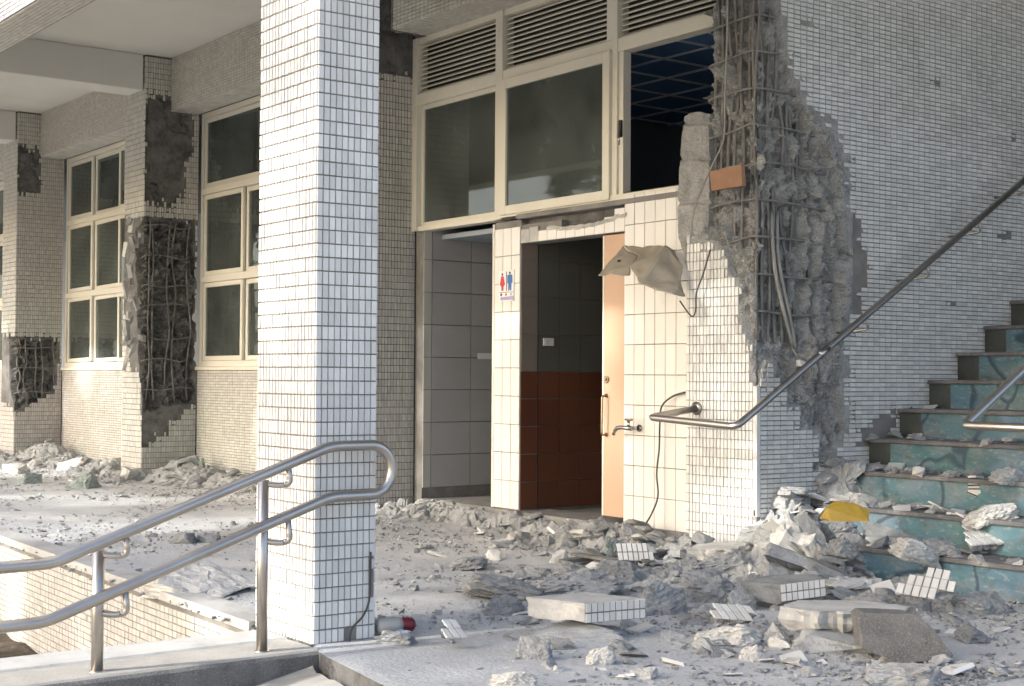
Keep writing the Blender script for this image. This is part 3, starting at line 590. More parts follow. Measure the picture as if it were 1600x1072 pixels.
# middle column between classrooms and toilets
mc = thing('tiled_column', 'cream tiled column with bare concrete head beside the toilet doorway', 'column', (-10.45, 6.4, 0))
MXL, MXR, MYF, MYE = -10.74, -10.17, 6.12, 6.62
hole = [(-1, 3.66), (9, 3.66), (9, 9), (-1, 9)]
def dmid(s, z, a, b): n = fbm(s*8, z*8, 41)-.47; return .006+np.clip((z-3.66)/.01, 0, 1)*(.012+.03*n+np.clip((z-3.98)/.05, 0, 1)*(.03+.10*n))+.0*s
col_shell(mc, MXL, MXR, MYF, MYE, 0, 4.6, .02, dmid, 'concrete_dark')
chips = sright([(590,372),(597,372),(597,392),(590,392)], MXR, MYF, MYE-MYF, MXR-MXL)
col_tiles(mc, MXL, MXR, MYF, MYE, 4.6, [hole], 'ltile', singles=100)
box('joint_gap', -10.17, -10.15, 6.615, 6.70, .12, 3.98, 'rubber', mc)
# ================================================================== CORNER COLUMN (broken open) AND STAIR WALL
CXL, CXR, CYF, CYE = -6.57, -5.97, 6.32, 7.20
ca, cbw = CYE-CYF, CXR-CXL
cc = thing('shattered_column', 'shattered corner column with rebar cage and torn concrete beside the stairs', 'column', (-6.27, 6.7, 0))
def P2f(x, y): p = ony(x, y, CYF); return (p[0]-CXL+ca, p[2])
def P2r(x, y): p = onx(x, y, CXR); return (p[1]-CYF+ca+cbw, p[2])
front_edge = [P2f(1078,372), P2f(1098,382), P2f(1118,384), P2f(1132,398), P2f(1140,432), P2f(1151,440), P2f(1153,485), P2f(1162,525), P2f(1170,545), P2f(1173,590), P2f(1180,612), P2f(1188,612)]
right_low = [P2r(1198,566), P2r(1214,566), P2r(1214,612), P2r(1232,614), P2r(1232,634), P2r(1250,636), P2r(1250,672), P2r(1281,676), P2r(1282,715), P2r(1262,742)]
right_edge = [P2r(1300,722), P2r(1326,672), P2r(1322,620), P2r(1318,560), P2r(1326,505), P2r(1334,470), P2r(1338,400), P2r(1330,345), P2r(1327,275), P2r(1316,235), P2r(1300,210), P2r(1284,186), P2r(1264,166), P2r(1245,120), P2r(1232,70), P2r(1222,10), P2r(1218,-60)]
s_right_top = right_edge[-1]
tile_hole = [(.0, 2.02)]+[(ca, 2.03)]+front_edge+right_low+right_edge+[(s_right_top[0], 5), (0, 5)]
# loose squares of bare mortar where single tiles fell next to the break
patch = [[P2r(1325,335), P2r(1343,340), P2r(1343,400), P2r(1326,400)], [P2r(1336,394), P2r(1358,396), P2r(1358,446), P2r(1336,446)], [P2r(1326,440), P2r(1346,440), P2r(1346,490), P2r(1326,490)],
         [P2r(1285,170), P2r(1302,182), P2r(1318,222), P2r(1330,262), P2r(1310,240)], [P2r(1560,364), P2r(1578,364), P2r(1578,372), P2r(1560,372)], [P2r(1252,30), P2r(1266,33), P2r(1266,41), P2r(1252,38)], [P2r(1318,555), P2r(1330,555), P2r(1330,590), P2r(1318,590)],
         [P2r(1352,664), P2r(1398,640), P2r(1394,700), P2r(1336,700)]]
core_hole = [(0, 2.10), (ca, 2.08)]+[(s-.0, z+.02) for s, z in front_edge]+[(s+.01, z+.01) for s, z in right_low]+[(s-.035, z) for s, z in right_edge]+[(s_right_top[0]-.035, 5), (0, 5)]
CRACK = [P2r(*q_) for q_ in ((1232,40),(1240,110),(1258,165),(1262,230),(1270,300),(1274,380),(1278,470),(1276,560),(1284,640),(1306,705))]
def dcorner(s, z, a, b):
    n = fbm(s*7, z*7, 3, 5)-.48; fn = fbm(s*30, z*30, 9, 3)-.44
    sd1 = sdp(s, z, core_hole)+.045*(fbm(s*11, z*9, 21)-.47)
    rim = np.clip(sd1/.02, 0, 1)
    deep = np.clip((sd1-.07-.06*(fbm(s*5, z*4, 33)-.5))/.035, 0, 1)
    up = np.clip((z-1.15)/.5, 0, 1)
    d = .006+rim*(.03+.05*n+.02*fn)+deep*up*(.06+.10*n+.035*fn+.016*np.cos(s*62+3*vn(z*2, s*2, 4)))
    d += deep*np.clip((z-2.9)/.5, 0, 1)*.03
    d += rim*(.05*wor(s*9, z*7, 61)+.028*wor(s*22, z*18, 62)+.010*wor(s*55, z*50, 63))
    d += rim*(.020*(np.abs(fbm(s*17, z*17, 77, 3)-.45)*2)+.014*(fbm(s*70, z*70, 55, 2)-.38)+.012*(vn(s*38, z*38, 91) > .72))
    # torn-off left part of the head
    crk = np.full(s.shape, 9.)
    for i in range(len(CRACK)-1):
        (x0, y0), (x1, y1) = CRACK[i], CRACK[i+1]; t = np.clip(((s-x0)*(x1-x0)+(z-y0)*(y1-y0))/((x1-x0)**2+(y1-y0)**2), 0, 1); crk = np.minimum(crk, np.hypot(s-x0-t*(x1-x0), z-y0-t*(y1-y0)))
    crk = crk+.012*(fbm(s*20, z*20, 13)-.47); d += .09*np.exp(-(crk/.011)**2)*rim
    # thick lumps of cover concrete standing proud along the right-hand break
    lump = np.clip((s-(a+b+.42))/.05, 0, 1)*rim; d -= lump*(.055+.05*n)*np.clip((z-.95)/.2, 0, 1)
    left = np.clip((a+.15-s)/.03, 0, 1)*np.clip((z-2.12)/.06, 0, 1); d += left*.12*(.8+n)
    return np.where(rim > 0, np.clip(d, -.02, .27), np.clip(d, .004, .27))
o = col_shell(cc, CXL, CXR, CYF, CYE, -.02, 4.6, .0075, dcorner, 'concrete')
nb = cbw/int(round(cbw/TW))
tile_field(cc, (CXL, CYF, .0), X1, Z1, (0,-1,0), 20, 40, .030, TH, 'tile', lambda C, u, v: ~inpoly(u+ca, v, [tile_hole]) & ~((C[:, 2] < .30) & (C[:, 0] > -6.0)), singles=290)
# stair wall: side of the column runs on as one tiled wall
sw2 = thing('stair_wall', 'pale tiled wall rising along the stair handrail', 'wall', (CXR, 9, 0))
box('wall_core', CXR-.15, CXR-.006, CYE, 13.4, 0, 8, 'mortar', sw2)
HOLES = [tile_hole]+patch+[[P2r(x_, y_), P2r(x_+6, y_+.5), P2r(x_+6, y_+5), P2r(x_, y_+5)] for x_, y_ in ((1405,215),(1462,128),(1518,300),(1388,330),(1545,90),(1360,52),(1425,420),(1490,470),(1580,215))]
tile_field(sw2, (CXR, CYF+.03, .0), Y1, Z1, X1, 66, 158, TH, TW, 'tile', lambda C, u, v: ~inpoly(u+.03+ca+cbw, v, HOLES), singles=290, joint=.0048)
mesh('grout_sheet', [(CXR-.0045, CYE+.0, 0), (CXR-.0045, 13, 0), (CXR-.0045, 13, 8), (CXR-.0045, CYE+.0, 8)], [(0,1,2,3)], 'grout', sw2)
tile_field(sw2, (CXR, CYF+.03, 158*TW), Y1, Z1, X1, 66, 40, TH, TW, 'tile', lambda C, u, v: u > .25, snapped=False)
box('corner_strip', CXR-.03, CXR+.003, CYF-.003, CYF+.03, .30, 1.08, 'tile', cc, bevel=.004)
# rebar cage of the corner column
ins = .055
def wob(p, k=.012): return (p[0]+random.uniform(-k, k), p[1]+random.uniform(-k, k), p[2])
zz = np.linspace(1.35, 4.6, 9)
for x in np.linspace(CXL+.17, CXR-.09, 7): bars(cc, [[wob((x, CYF+ins+random.uniform(.01, .06), z), .013) for z in zz if z > 1.75]], random.uniform(.009, .0125), n=8)
for y in np.linspace(CYF+.07, CYF+.58, 11): bars(cc, [[wob((CXR-ins-random.uniform(-.005, .05), y, z), .013) for z in (zz if y < CYF+.42 else zz[:5])]], random.uniform(.009, .0125), n=8)
for k, z in enumerate(np.arange(1.52, 4.5, .225)):
    e = CYF+(.66 if z < 2.7 else .42); j = lambda: random.uniform(-.014, .014)
    bars(cc, [[(CXL+.13, CYF+.22, z-.03), (CXL+.15, CYF+.045, z-.02+j()), (CXL+.35, CYF+.03, z+j()), (CXR-.10, CYF+.045, z+.01+j()), (CXR-.045, CYF+.09, z+.012), (CXR-.035, CYF+.3, z+.005+j()), (CXR-.04, e, z-.005+j())]] if z > 1.95 else [[(CXR-.15, CYF+.06, z), (CXR-.045, CYF+.09, z+.012), (CXR-.03, CYF+.35, z+.005+j()), (CXR-.035, e, z-.005+j())]], .0075, name='hoop')
# thin wires and a conduit still in the cage
bars(cc, [[ony(1137,-40,6.30), ony(1136,60,6.30), ony(1133,140,6.31), ony(1131,215,6.30), ony(1117,250,6.28), ony(1098,292,6.24), ony(1084,330,6.22), ony(1079,372,6.24)]], .0055, 'wire', 'wire')
bars(cc, [[ony(1110,390,6.27), ony(1098,430,6.27), ony(1088,458,6.26), ony(1087,485,6.25), ony(1080,494,6.24), ony(1062,470,6.20)]], .005, 'cable', 'wire')
bars(cc, [[onx(1205,330,-6.06), onx(1208,390,-5.99), onx(1214,440,-5.975), onx(1228,500,-5.98), onx(1238,540,-6.0)], [onx(1214,330,-6.07), onx(1215,390,-5.99), onx(1222,440,-5.975), onx(1235,500,-5.98), onx(1242,545,-6.0)]], .012, 'wire', 'conduit', 8)
bars(cc, [[onx(1238,545,-5.97), onx(1246,556,-5.93), onx(1262,566,-5.95), onx(1270,580,-5.95), onx(1262,596,-5.95)]], .006, 'wire', 'wire')
box('junction_box', -5.985, -5.95, 6.68, 6.74, 1.20, 1.24, 'sign', cc, bevel=.004)
# ---- concrete lumps: a convex cut block with noise, used everywhere
def rock_verts(seed, dims, planes=16, rough=.03, sub=4, boxy=.6):
    r = random.Random(seed); bm = bmesh.new(); npt = 9+seed % 6 if sub > 2 else 8+seed % 5
    for k in range(npt):
        while True:
            p = Vector((r.uniform(-1, 1), r.uniform(-1, 1), r.uniform(-1, 1)))
            if .55+boxy*.3 < p.length < 1.25: break
        bm.verts.new(p)
    for c in range(4): bm.verts.new(((1 if c & 1 else -1)*r.uniform(.6, .95), (1 if c & 2 else -1)*r.uniform(.6, .95), -r.uniform(.7, .95)))
    res = bmesh.ops.convex_hull(bm, input=bm.verts); bmesh.ops.delete(bm, geom=list({e for e in res['geom_interior'] if isinstance(e, bmesh.types.BMVert)}), context='VERTS')
    if sub > 2:
        bmesh.ops.triangulate(bm, faces=bm.faces)
        for it in range(7):
            es = [e for e in bm.edges if (e.calc_length() > (.55 if sub == 3 else .24 if sub == 4 else .15))]
            if not es: break
            bmesh.ops.subdivide_edges(bm, edges=es, cuts=1); bmesh.ops.triangulate(bm, faces=[f for f in bm.faces if len(f.verts) > 3])
        bm.normal_update()
    lo = [min(v.co[i] for v in bm.verts) for i in range(3)]; hi = [max(v.co[i] for v in bm.verts) for i in range(3)]
    off = Vector((seed*1.7 % 91, seed*.3 % 57, seed*.77 % 33)); V = []; bm.verts.index_update()
    for v in bm.verts:
        p = v.co
        if sub > 2: p = p+v.normal*rough*(1.7*mn.noise(p*2.4+off)+1.3*mn.noise(p*6+off)+(1.1*mn.noise(p*14+off) if sub > 3 else 0))
        V.append(tuple((((p[i]-lo[i])/(hi[i]-lo[i]))-.5)*dims[i] for i in range(3)))
    Fc = [tuple(v.index for v in f.verts) for f in bm.faces]; bm.free(); return V, Fc
def rock_mesh(name, seed, dims, mat, **k):
    V, Fc = rock_verts(seed, dims, **k); me = bpy.data.meshes.new(name); me.from_pydata(V, [], Fc); me.materials.append(MT[mat]); return me
def rock(name, label, cat, px, mat='rubble', seed=0, dp=.8, zb=0., tilt=(0,0,0), group=None, parent=None, rough=.03, boxy=.6, hs=1., sub=4, zpl=None):
    """px = (x0, y0, x1, y1) in the photograph; it rests on height zb"""
    x0, y0, x1, y1 = px; base = onz((x0+x1)/2, y1, zb); D = depth(base); wd = (x1-x0)*D/F; dd = wd*dp
    hh = max(.25*wd, ((y1-y0)-dd*.12*F/D)*D/F)*hs
    c = base+np.array([FW[0], FW[1], 0])/math.hypot(FW[0], FW[1])*dd*.45
    me = rock_mesh(name, seed, (wd*1.08, dd*1.08, hh*1.15), mat, rough=rough, boxy=boxy, sub=sub)
    o = bpy.data.objects.new(name, me); COL.objects.link(o); rz = YAW*-1
    o.rotation_euler = (tilt[0], tilt[1], -YAW+tilt[2]); o.location = (c[0], c[1], zb+hh*.45)
    tag(o, label, cat, group); return o
# strip of column still standing off to the left
def shard():
    rows = 110; cols = 26; v = []; f = []; YS = 6.34
    ys_ = np.linspace(176, 425, rows); lx = np.interp(ys_, [176, 182, 260, 330, 372, 395, 425], [1072, 1066, 1059, 1055, 1058, 1066, 1072]); rx = np.interp(ys_, [176, 300, 385, 395, 425], [1106, 1108, 1104, 1090, 1078])
    for i in range(rows):
        for j in range(cols):
            t = j/(cols-1)
            if t < .3: x = lx[i]; off = .26*(1-t/.3)
            elif t < .8: x = lx[i]+(rx[i]-lx[i])*(t-.3)/.5; off = 0
            else: x = rx[i]; off = .26*(t-.8)/.2
            p = ony(x, ys_[i], YS); p = np.array([p[0], p[1]+off, p[2]]); q_ = Vector(p)
            k = mn.fractal(q_*9, 1, 2, 4)*.022+mn.noise(q_*60)*.005; g_ = .022*max(math.exp(-((ys_[i]-c)/3.)**2) for c in (192, 248, 316))
            p += np.array([k*(1 if t < .3 else -.3), abs(k)+g_, k*.5]); v.append(p)
    for i in range(rows-1):
        for j in range(cols-1): f.append((i*cols+j, (i+1)*cols+j, (i+1)*cols+j+1, i*cols+j+1))
    f.append(tuple(range(cols))); mesh('concrete_shard', v, f, 'concrete', cc)
shard()
# brown board caught in the wires
bo = thing('brown_board', 'small brown board hanging in the wires of the shattered column', 'board', tuple(ony(1134, 278, 6.22)))
c_ = [ony(1109,268,6.23), ony(1158,257,6.25), ony(1160,290,6.26), ony(1112,298,6.24)]
mesh('board_face', c_+[p+[0,.03,0] for p in c_], [(3,2,1,0),(4,5,6,7),(0,1,5,4),(1,2,6,5),(2,3,7,6),(3,0,4,7)], 'board', bo)
# bent sheet-metal housing hanging off the wall
hg = thing('bent_metal_housing', 'bent sheet metal lamp housing hanging off the wall above the tap', 'metal housing', tuple(ony(1010, 430, 6.15)))
def sheet(name, pts, mat='metal_sheet', th=.006):
    bm = bmesh.new(); vs = [bm.verts.new(p) for p in pts]; bm.faces.new(vs); bmesh.ops.triangulate(bm, faces=bm.faces)
    for _ in range(4): bmesh.ops.subdivide_edges(bm, edges=bm.edges, cuts=1, use_grid_fill=True); bmesh.ops.triangulate(bm, faces=[f for f in bm.faces if len(f.verts) > 3])
    for v in bm.verts: v.co += Vector(mn.noise_vector(v.co*9))*.012+Vector(mn.noise_vector(v.co*26))*.004
    me = bpy.data.meshes.new(name); bm.to_mesh(me); bm.free(); me.polygons.foreach_set('use_smooth', [True]*len(me.polygons)); o = link(name, me, hg, mat)
    md = o.modifiers.new('solid', 'SOLIDIFY'); md.thickness = th; return o
def flat_sheet(name, pts, mat='metal_sheet', th=.006):
    P = [np.array(p) for p in pts]; nrm = np.cross(P[1]-P[0], P[2]-P[0]); nrm = nrm/np.linalg.norm(nrm)*th; n = len(P)
    return mesh(name, P+[p+nrm for p in P], [tuple(range(n)), tuple(reversed(range(n, 2*n)))]+[(i, (i+1) % n, n+(i+1) % n, n+i) for i in range(n)], mat, hg)
a1, a2, a3, a4 = ony(935,429,6.02), ony(974,385,6.36), ony(1039,385,6.34), ony(983,424,6.03)
b1, b2 = ony(1000,441,5.96), ony(1041,384,6.28)
sheet('flap', [a1, ony(983,429,6.0), ony(985,417,6.06), ony(996,400,6.2), a2]); sheet('inner_side', [ony(985,417,6.06), b1, b2, ony(976,385,6.36), ony(996,400,6.2)])
sheet('outer_side', [b1, ony(1054,461,6.06), ony(1072,463,6.16), ony(1064,440,6.22), ony(1066,416,6.28), ony(1055,394,6.36), b2]); sheet('end_plate', [b2, ony(1055,393,6.36), ony(1053,407,6.37), ony(1040,400,6.29)])
p = ony(969, 407, 6.13); MB().tube([p, p-[0,.02,.006]], .007, 8).build('screw', 'rubber', hg)
# ================================================================== STAIRS
st = thing('staircase', 'stairs with teal and blue painted risers strewn with rubble', 'stairs', (-4.2, 6.4, 0))
XS0, XS1 = CXR+.004, -2.2
RIS, TRD, Y0s = .187, .308, 6.42
for n in range(1, 20):
    z1 = RIS*n; y = Y0s+TRD*(n-1)
    box('step_core', XS0+.001, XS1, y+.012, 13.3, z1-RIS, z1-.026, 'mortar', st)
    r_ = box('riser', XS0+.17, XS1-.01, y, y+.0115, z1-RIS+.001, z1-.027, 'mural', st)
    box('riser_end', XS0+.002, XS0+.1695, y+.001, y+.0115, z1-RIS+.001, z1-.027, 'stepdark', st)
    box('tread', XS0+.002, XS1-.005, y-.022, y+TRD+.02, z1-.026, z1, 'nosing', st, bevel=.006)
# painted white patch on one riser
y = Y0s+TRD*2-.0015
pt = [ony(1513,754,y), ony(1528,754,y), ony(1533,770,y), ony(1524,776,y), ony(1512,771,y)]
mesh('white_paint_mark', pt, [(0,1,2,3,4)], 'plaster', st)
for a_, b_ in (((1512,759),(1530,758)), ((1513,764),(1531,764)), ((1511,769),(1526,775))):
    p = ony(*a_, y-.001); q = ony(*b_, y-.001); MB().tube([p, q], .0035, 4).build('dark_paint_stroke', 'sign_dark', st)
# ================================================================== HANDRAILS
def rail(parent, pts, r, name='rail', rad=.05): MB().tube(fillet(pts, rad, 8), r, 14).build(name, 'steel', parent, True)
h1 = thing('entrance_handrail', 'double stainless steel handrail looped at its end before the white pillar', 'handrail', (-5.24, 2.4, 0))
XRL = -5.215
loop = [(XRL, 3.18+.105*math.sin(t), .727+.105*math.cos(t)) for t in np.linspace(0, math.pi, 16)]
top = fillet([(XRL, .9, .42), (XRL, 1.83, .433), (XRL, 2.985, .832), loop[0]], .05, 6); bot = fillet([loop[-1], (XRL, 2.985, .622), (XRL, 1.80, .22), (XRL, .9, .21)], .05, 6)
MB().tube(list(top)+loop[1:-1]+list(bot), .0225, 16).build('rail', 'steel', h1, True)
for (yp, zt, zl) in ((2.02, .462, .285), (2.705, .70, .51)):
    po = MB().tube([(XRL-.052, yp, .0), (XRL-.052, yp, zt)], .0225, 16).build('post', 'steel', h1, True)
    MB().tube([(XRL-.052, yp, .005), (XRL-.052, yp, .012)], .03, 16).build('base_plate', 'steel', po, True)
    for zz_, top_ in ((zt-.012, True), (zl-.055, False)):
        zr = np.interp(yp+.09, [1.83, 2.985], [.433, .832] if top_ else [.23, .622])-.015
        MB().tube(fillet([(XRL-.05, yp, zz_), (XRL-.02, yp+.05, zz_-.012), (XRL, yp+.095, zz_-.005), (XRL, yp+.085, zr)], .025, 6), .0125, 10).build('bracket', 'steel', po, True)
h2 = thing('stair_wall_handrail', 'steel handrail climbing along the tiled stair wall', 'handrail', (-5.75, 6, .85))
fA = ony(1090, 638, CYF); bA = np.array([fA[0], 5.92, .885]); bB = np.array([-5.75, 5.92, .85]); slope = .588
rail(h2, [(fA[0], CYF-.004, fA[2]), tuple(bA), tuple(bB), (-5.75, 11.5, .85+(11.5-5.92)*slope)], .0215, rad=.045)
MB().tube([(fA[0], CYF-.001, fA[2]), (fA[0], CYF-.016, fA[2]-.001)], .042, 18).build('wall_flange', 'steel', h2, True)
MB().tube([(-5.75, 6.62, .85+.70*slope), (-5.75, 6.70, .85+.78*slope)], .0225, 14).build('sleeve', 'chrome', h2, True)
for y in (7.05, 7.65, 8.2, 8.72, 9.3, 9.9):
    zr = .85+(y-5.92)*slope
    MB().tube(fillet([(-5.75, y, zr-.01), (-5.75, y+.03, zr-.08), (-5.88, y-.02, zr-.10), (-5.968, y-.02, zr-.10)], .03, 5), .008, 8).build('bracket', 'steel', h2, True)
h3 = thing('stair_middle_handrail', 'steel handrail rising from the middle of the painted stairs', 'handrail', (-4.23, 6, .9))
bC = ony(1507, 665, 5.92)
rail(h3, [(-3.2, 5.92, bC[2]-.005), tuple(bC), (bC[0], 11, bC[2]+(11-5.92)*.56)], .0215, rad=.03)
MB().tube([(-3.25, 5.92, bC[2]-.006), (-3.25, 5.92, .0)], .02, 12).build('post', 'steel', h3, True)
# ================================================================== RUBBLE
def slab(name, label, cat, px, outline, th, mat='plaster', tiles=None, rot=(0,0,0), zb=0., seed=1, scale=None, group=None, tmat='tile', edge_tiles=False, up=0.):
    """flat broken slab; outline in units of its own width; tiles = (pu, pv) on the top face"""
    x0, y0, x1, y1 = px; base = onz((x0+x1)/2, y1, zb); D = depth(base); wd = scale or (x1-x0)*D/F
    r = random.Random(seed); pts = []
    O = [Vector((a*wd, b*wd)) for a, b in outline]
    for i in range(len(O)):
        a, b = O[i], O[(i+1) % len(O)]; k = max(2, int((b-a).length/.02)); nn = Vector((-(b-a).y, (b-a).x)).normalized()
        for j in range(k):
            t = j/k; p = a.lerp(b, t)+(nn*r.uniform(-.009, .009) if j and not edge_tiles else Vector((0, 0))); pts.append(p)
    n = len(pts); v = []; cen = sum(pts, Vector((0, 0)))/n
    for li, (zl, ins_) in enumerate(((0, 0), (-.1*th, .001), (-.3*th, .004), (-.55*th, .008), (-.8*th, .014 if not edge_tiles else .008), (-th, .03 if not edge_tiles else .012))):
        for p in pts:
            d = (p-cen).normalized(); k = (mn.noise(Vector((p.x*16, p.y*16, zl*30+seed)))+.8*mn.noise(Vector((p.x*42, p.y*42, zl*60+seed))))*((.006 if edge_tiles else .018) if li else .003); q_ = p-d*(ins_+k) if li else p; v.append((q_.x, q_.y, zl+(mn.noise(Vector((p.x*12, p.y*12, seed)))*.02 if li == 5 else 0)))
    f = [tuple(range(n))]
    for l in range(5):
        for i in range(n): f.append((l*n+i, (l+1)*n+i, (l+1)*n+(i+1) % n, l*n+(i+1) % n))
    f.append(tuple(5*n+i for i in reversed(range(n))))
    dd = max(b for _, b in outline)*wd-min(b for _, b in outline)*wd
    hd = np.array([FW[0], FW[1], 0])/math.hypot(FW[0], FW[1])
    lo = base+hd*dd*.45; e = thing(name, label, cat, (0, 0, 0), group)
    M_ = Matrix.Translation((lo[0], lo[1], zb+th+.02+up)) @ Matrix.Rotation(-YAW, 4, 'Z') @ Matrix.Rotation(rot[2], 4, 'Z') @ Matrix.Rotation(rot[0], 4, 'X') @ Matrix.Rotation(rot[1], 4, 'Y')
    e.matrix_world = M_; e.location = M_.to_translation(); e.rotation_euler = M_.to_euler(); WM[e.name] = Matrix.Identity(4)
    mesh('slab_body', v, f, mat, e)
    if tiles:
        pu, pv = tiles; xs = [p.x for p in pts]; ys = [p.y for p in pts]; poly = [(p.x, p.y) for p in pts]
        O3 = (min(xs), min(ys), .0015); nu = int((max(xs)-min(xs))/pu)+1; nv = int((max(ys)-min(ys))/pv)+1
        mesh('grout_bed', [(p.x*.985, p.y*.985, .0012) for p in pts], [tuple(range(n))], 'grout', e)
        def kk(C, u, v_): return sdp(C[:, 0], C[:, 1], poly) > -min(pu, pv)*.15
        tile_field(e, O3, X1, Y1, Z1, nu, nv, pu, pv, tmat, kk, joint=.005, t=.004, singles=60, wob=.0003, snapped=False)
    if edge_tiles:
        a, b = O[edge_tiles[0]], O[edge_tiles[1]]; L_ = (b-a).length; U_ = ((b-a)/L_).to_3d(); N_ = Vector((U_.y, -U_.x, 0)); nn = int(L_/TW)
        oo = a.to_3d()+N_*.004; oo.z = -2*.042
        mesh('grout_bed', [oo, oo+U_*L_, oo+U_*L_+Vector((0,0,.08)), oo+Vector((0,0,.08))], [(0,1,2,3)], 'grout', e)
        tile_field(e, oo+N_*.001, U_, Z1, N_, nn, 2, L_/nn, .042, tmat, None, joint=.004, t=.003, singles=40)
    return e
Q = [(-.5,-.3),(-.1,-.42),(.45,-.32),(.5,.15),(.2,.42),(-.35,.35)]
slab('plaster_slab', 'flat white slab with tiled edge lying in the middle of the floor', 'slab', (822,930,1012,992), [(-.5,.03),(-.02,-.30),(.5,-.02),(.02,.32)], .085, 'plaster', None, (0,0,0), .03, 3, edge_tiles=(1, 2), up=.03)
rock('concrete_lump', 'rough lump propping the flat white slab with tiled edge', 'rubble', (838,955,985,1003), 'rubble', 51, .6, rough=.05, hs=.6)
slab('plaster_slab', 'long pale slab lying against the dark pebble-dash block', 'slab', (1222,952,1440,1015), [(-.5,-.05),(-.3,-.2),(.35,-.2),(.5,.05),(.2,.25),(-.3,.22)], .09, 'plaster', None, (.03,.02,.08), .0, 5, up=.05)
rock('concrete_lump', 'low lump under the long pale slab', 'rubble', (1240,985,1400,1022), 'rubble', 52, .5, hs=.8)
def face_block(name, label, cat, pts, bx, by, back, lean, mat, nrings=10, zb=0.):
    """block whose front outline is traced on an upright plane facing the camera, standing where (bx, by) touches the ground"""
    B0 = onz(bx, by, zb); nn = np.array([FW[0], FW[1], 0])/math.hypot(FW[0], FW[1])
    def pp(x, y): d = ray(x, y); return CAM+d*(((B0-CAM)@nn)/(d@nn))
    out = []
    for k in range(len(pts)):
        a, b = pp(*pts[k]), pp(*pts[(k+1) % len(pts)]); m_ = max(3, int(np.linalg.norm(b-a)/.018)); out += [a+(b-a)*t/m_ for t in range(m_)]
    n = len(out); cen = sum(out)/n; v = []; f = []
    seq = [(0., .25), (0., .6), (0., .97), (.012, 1.)]+[(.012+(1-.012)*k/nrings, 1.) for k in range(1, nrings)]+[(1., .95), (1., .3)]
    for t, sc in seq:
        for p in out:
            q_ = cen+(p-cen)*sc*(1-.06*t); q_ = q_+nn*(t*back+lean*(q_[2]-zb)); k = mn.noise(Vector(q_)*14)*.009+mn.noise(Vector(q_)*40)*.004; v.append(q_+(q_-cen)*k*4*(sc > .9)+nn*k*.6)
    m_ = len(seq)
    for j_ in range(m_-1):
        for i_ in range(n): f.append((j_*n+i_, j_*n+(i_+1) % n, (j_+1)*n+(i_+1) % n, (j_+1)*n+i_))
    f.append(tuple(reversed(range(n)))); f.append(tuple((m_-1)*n+i_ for i_ in range(n)))
    return tag(mesh(name, v, f, mat), label, cat)
face_block('pebble_dash_block', 'dark pebble-dash block leaning on the long pale slab', 'block', [(1344,966),(1352,960),(1436,963),(1462,985),(1490,1024),(1484,1031),(1408,1037),(1346,1014)], 1408, 1037, .16, .25, 'terrazzo')
face_block('concrete_slab', 'thick torn slab standing on edge behind the pale pyramid of rubble', 'slab', [(1248,812),(1262,800),(1292,838),(1300,880),(1285,900),(1262,872)], 1280, 905, .12, .2, 'rubble')
slab('tiled_slab', 'white tiled fragment propped up behind the dark pebble-dash block', 'slab', (1414,912,1496,968), [(-.5,-.2),(.0,-.42),(.5,.05),(.28,.42),(-.2,.25)], .05, 'rubble', (.037,.074), (.55,.12,-.5), .0, 7, up=.085)
slab('tiled_slab', 'white tiled fragment lying on the second painted step', 'slab', (1505,826,1592,868), [(-.5,-.35),(.2,-.32),(.5,.1),(.3,.42),(-.25,.25)], .05, 'rubble', (.037,.074), (.38,-.05,.3), .19, 9, up=.03)
slab('tiled_slab', 'white tiled fragment standing on lumps beside the column foot', 'slab', (1350,718,1408,768), [(-.5,-.1),(-.1,-.5),(.5,.0),(.35,.5),(-.3,.45)], .07, 'rubble', (.034,.066), (.5,.1,.6), .37, 11, scale=.24, up=.07)
slab('concrete_slab', 'wide grey slab tipped across the lowest painted steps', 'slab', (1352,788,1508,848), [(-.5,-.12),(-.3,-.35),(.1,-.4),(.5,.18),(.2,.32),(-.38,.3)], .04, 'rubble', None, (.36,-.22,.1), .2, 13, up=.05)
rock('boulder', 'flat grey boulder lying against the foot of the shattered column', 'rubble', (1243,738,1354,788), 'rubble', 15, .7, zb=.30, rough=.03)
rock('boulder', 'squarish grey block wedged under the torn foot of the column', 'rubble', (1306,688,1368,748), 'rubble', 16, .7, zb=.42, rough=.03)
rock('boulder', 'large pale pyramid of rubble by the tiled corner', 'rubble', (1182,798,1302,905), 'plaster', 17, .8, rough=.05, boxy=.7)
rock('boulder', 'long sloping lump sliding down from the pale pyramid toward the floor', 'rubble', (1200,850,1345,925), 'rubble', 18, .5, rough=.05, tilt=(0,.32,0), hs=.75)
slab('concrete_slab', 'dark-edged plate lying under the sloping lump', 'slab', (1190,862,1340,925), [(-.5,-.1),(.5,-.14),(.5,.1),(-.4,.14)], .02, 'concrete_dark', None, (.1,.30,.05), .0, 19, up=.08)
slab('tiled_block', 'concrete block with a tiled end face in front of the pale pyramid', 'block', (1165,900,1290,955), [(-.5,.05),(-.1,-.32),(.5,-.2),(.46,.15),(-.1,.3)], .10, 'rubble', None, (.05,-.08,.05), .0, 21, edge_tiles=(1, 2), up=.02)
slab('plaster_slab', 'bright white slab at the foot of the tiled corner', 'slab', (1072,850,1216,898), [(-.5,-.1),(-.05,-.28),(.5,-.08),(.4,.2),(-.3,.25)], .08, 'plaster', None, (.0,-.1,.1), .0, 23, up=.06)
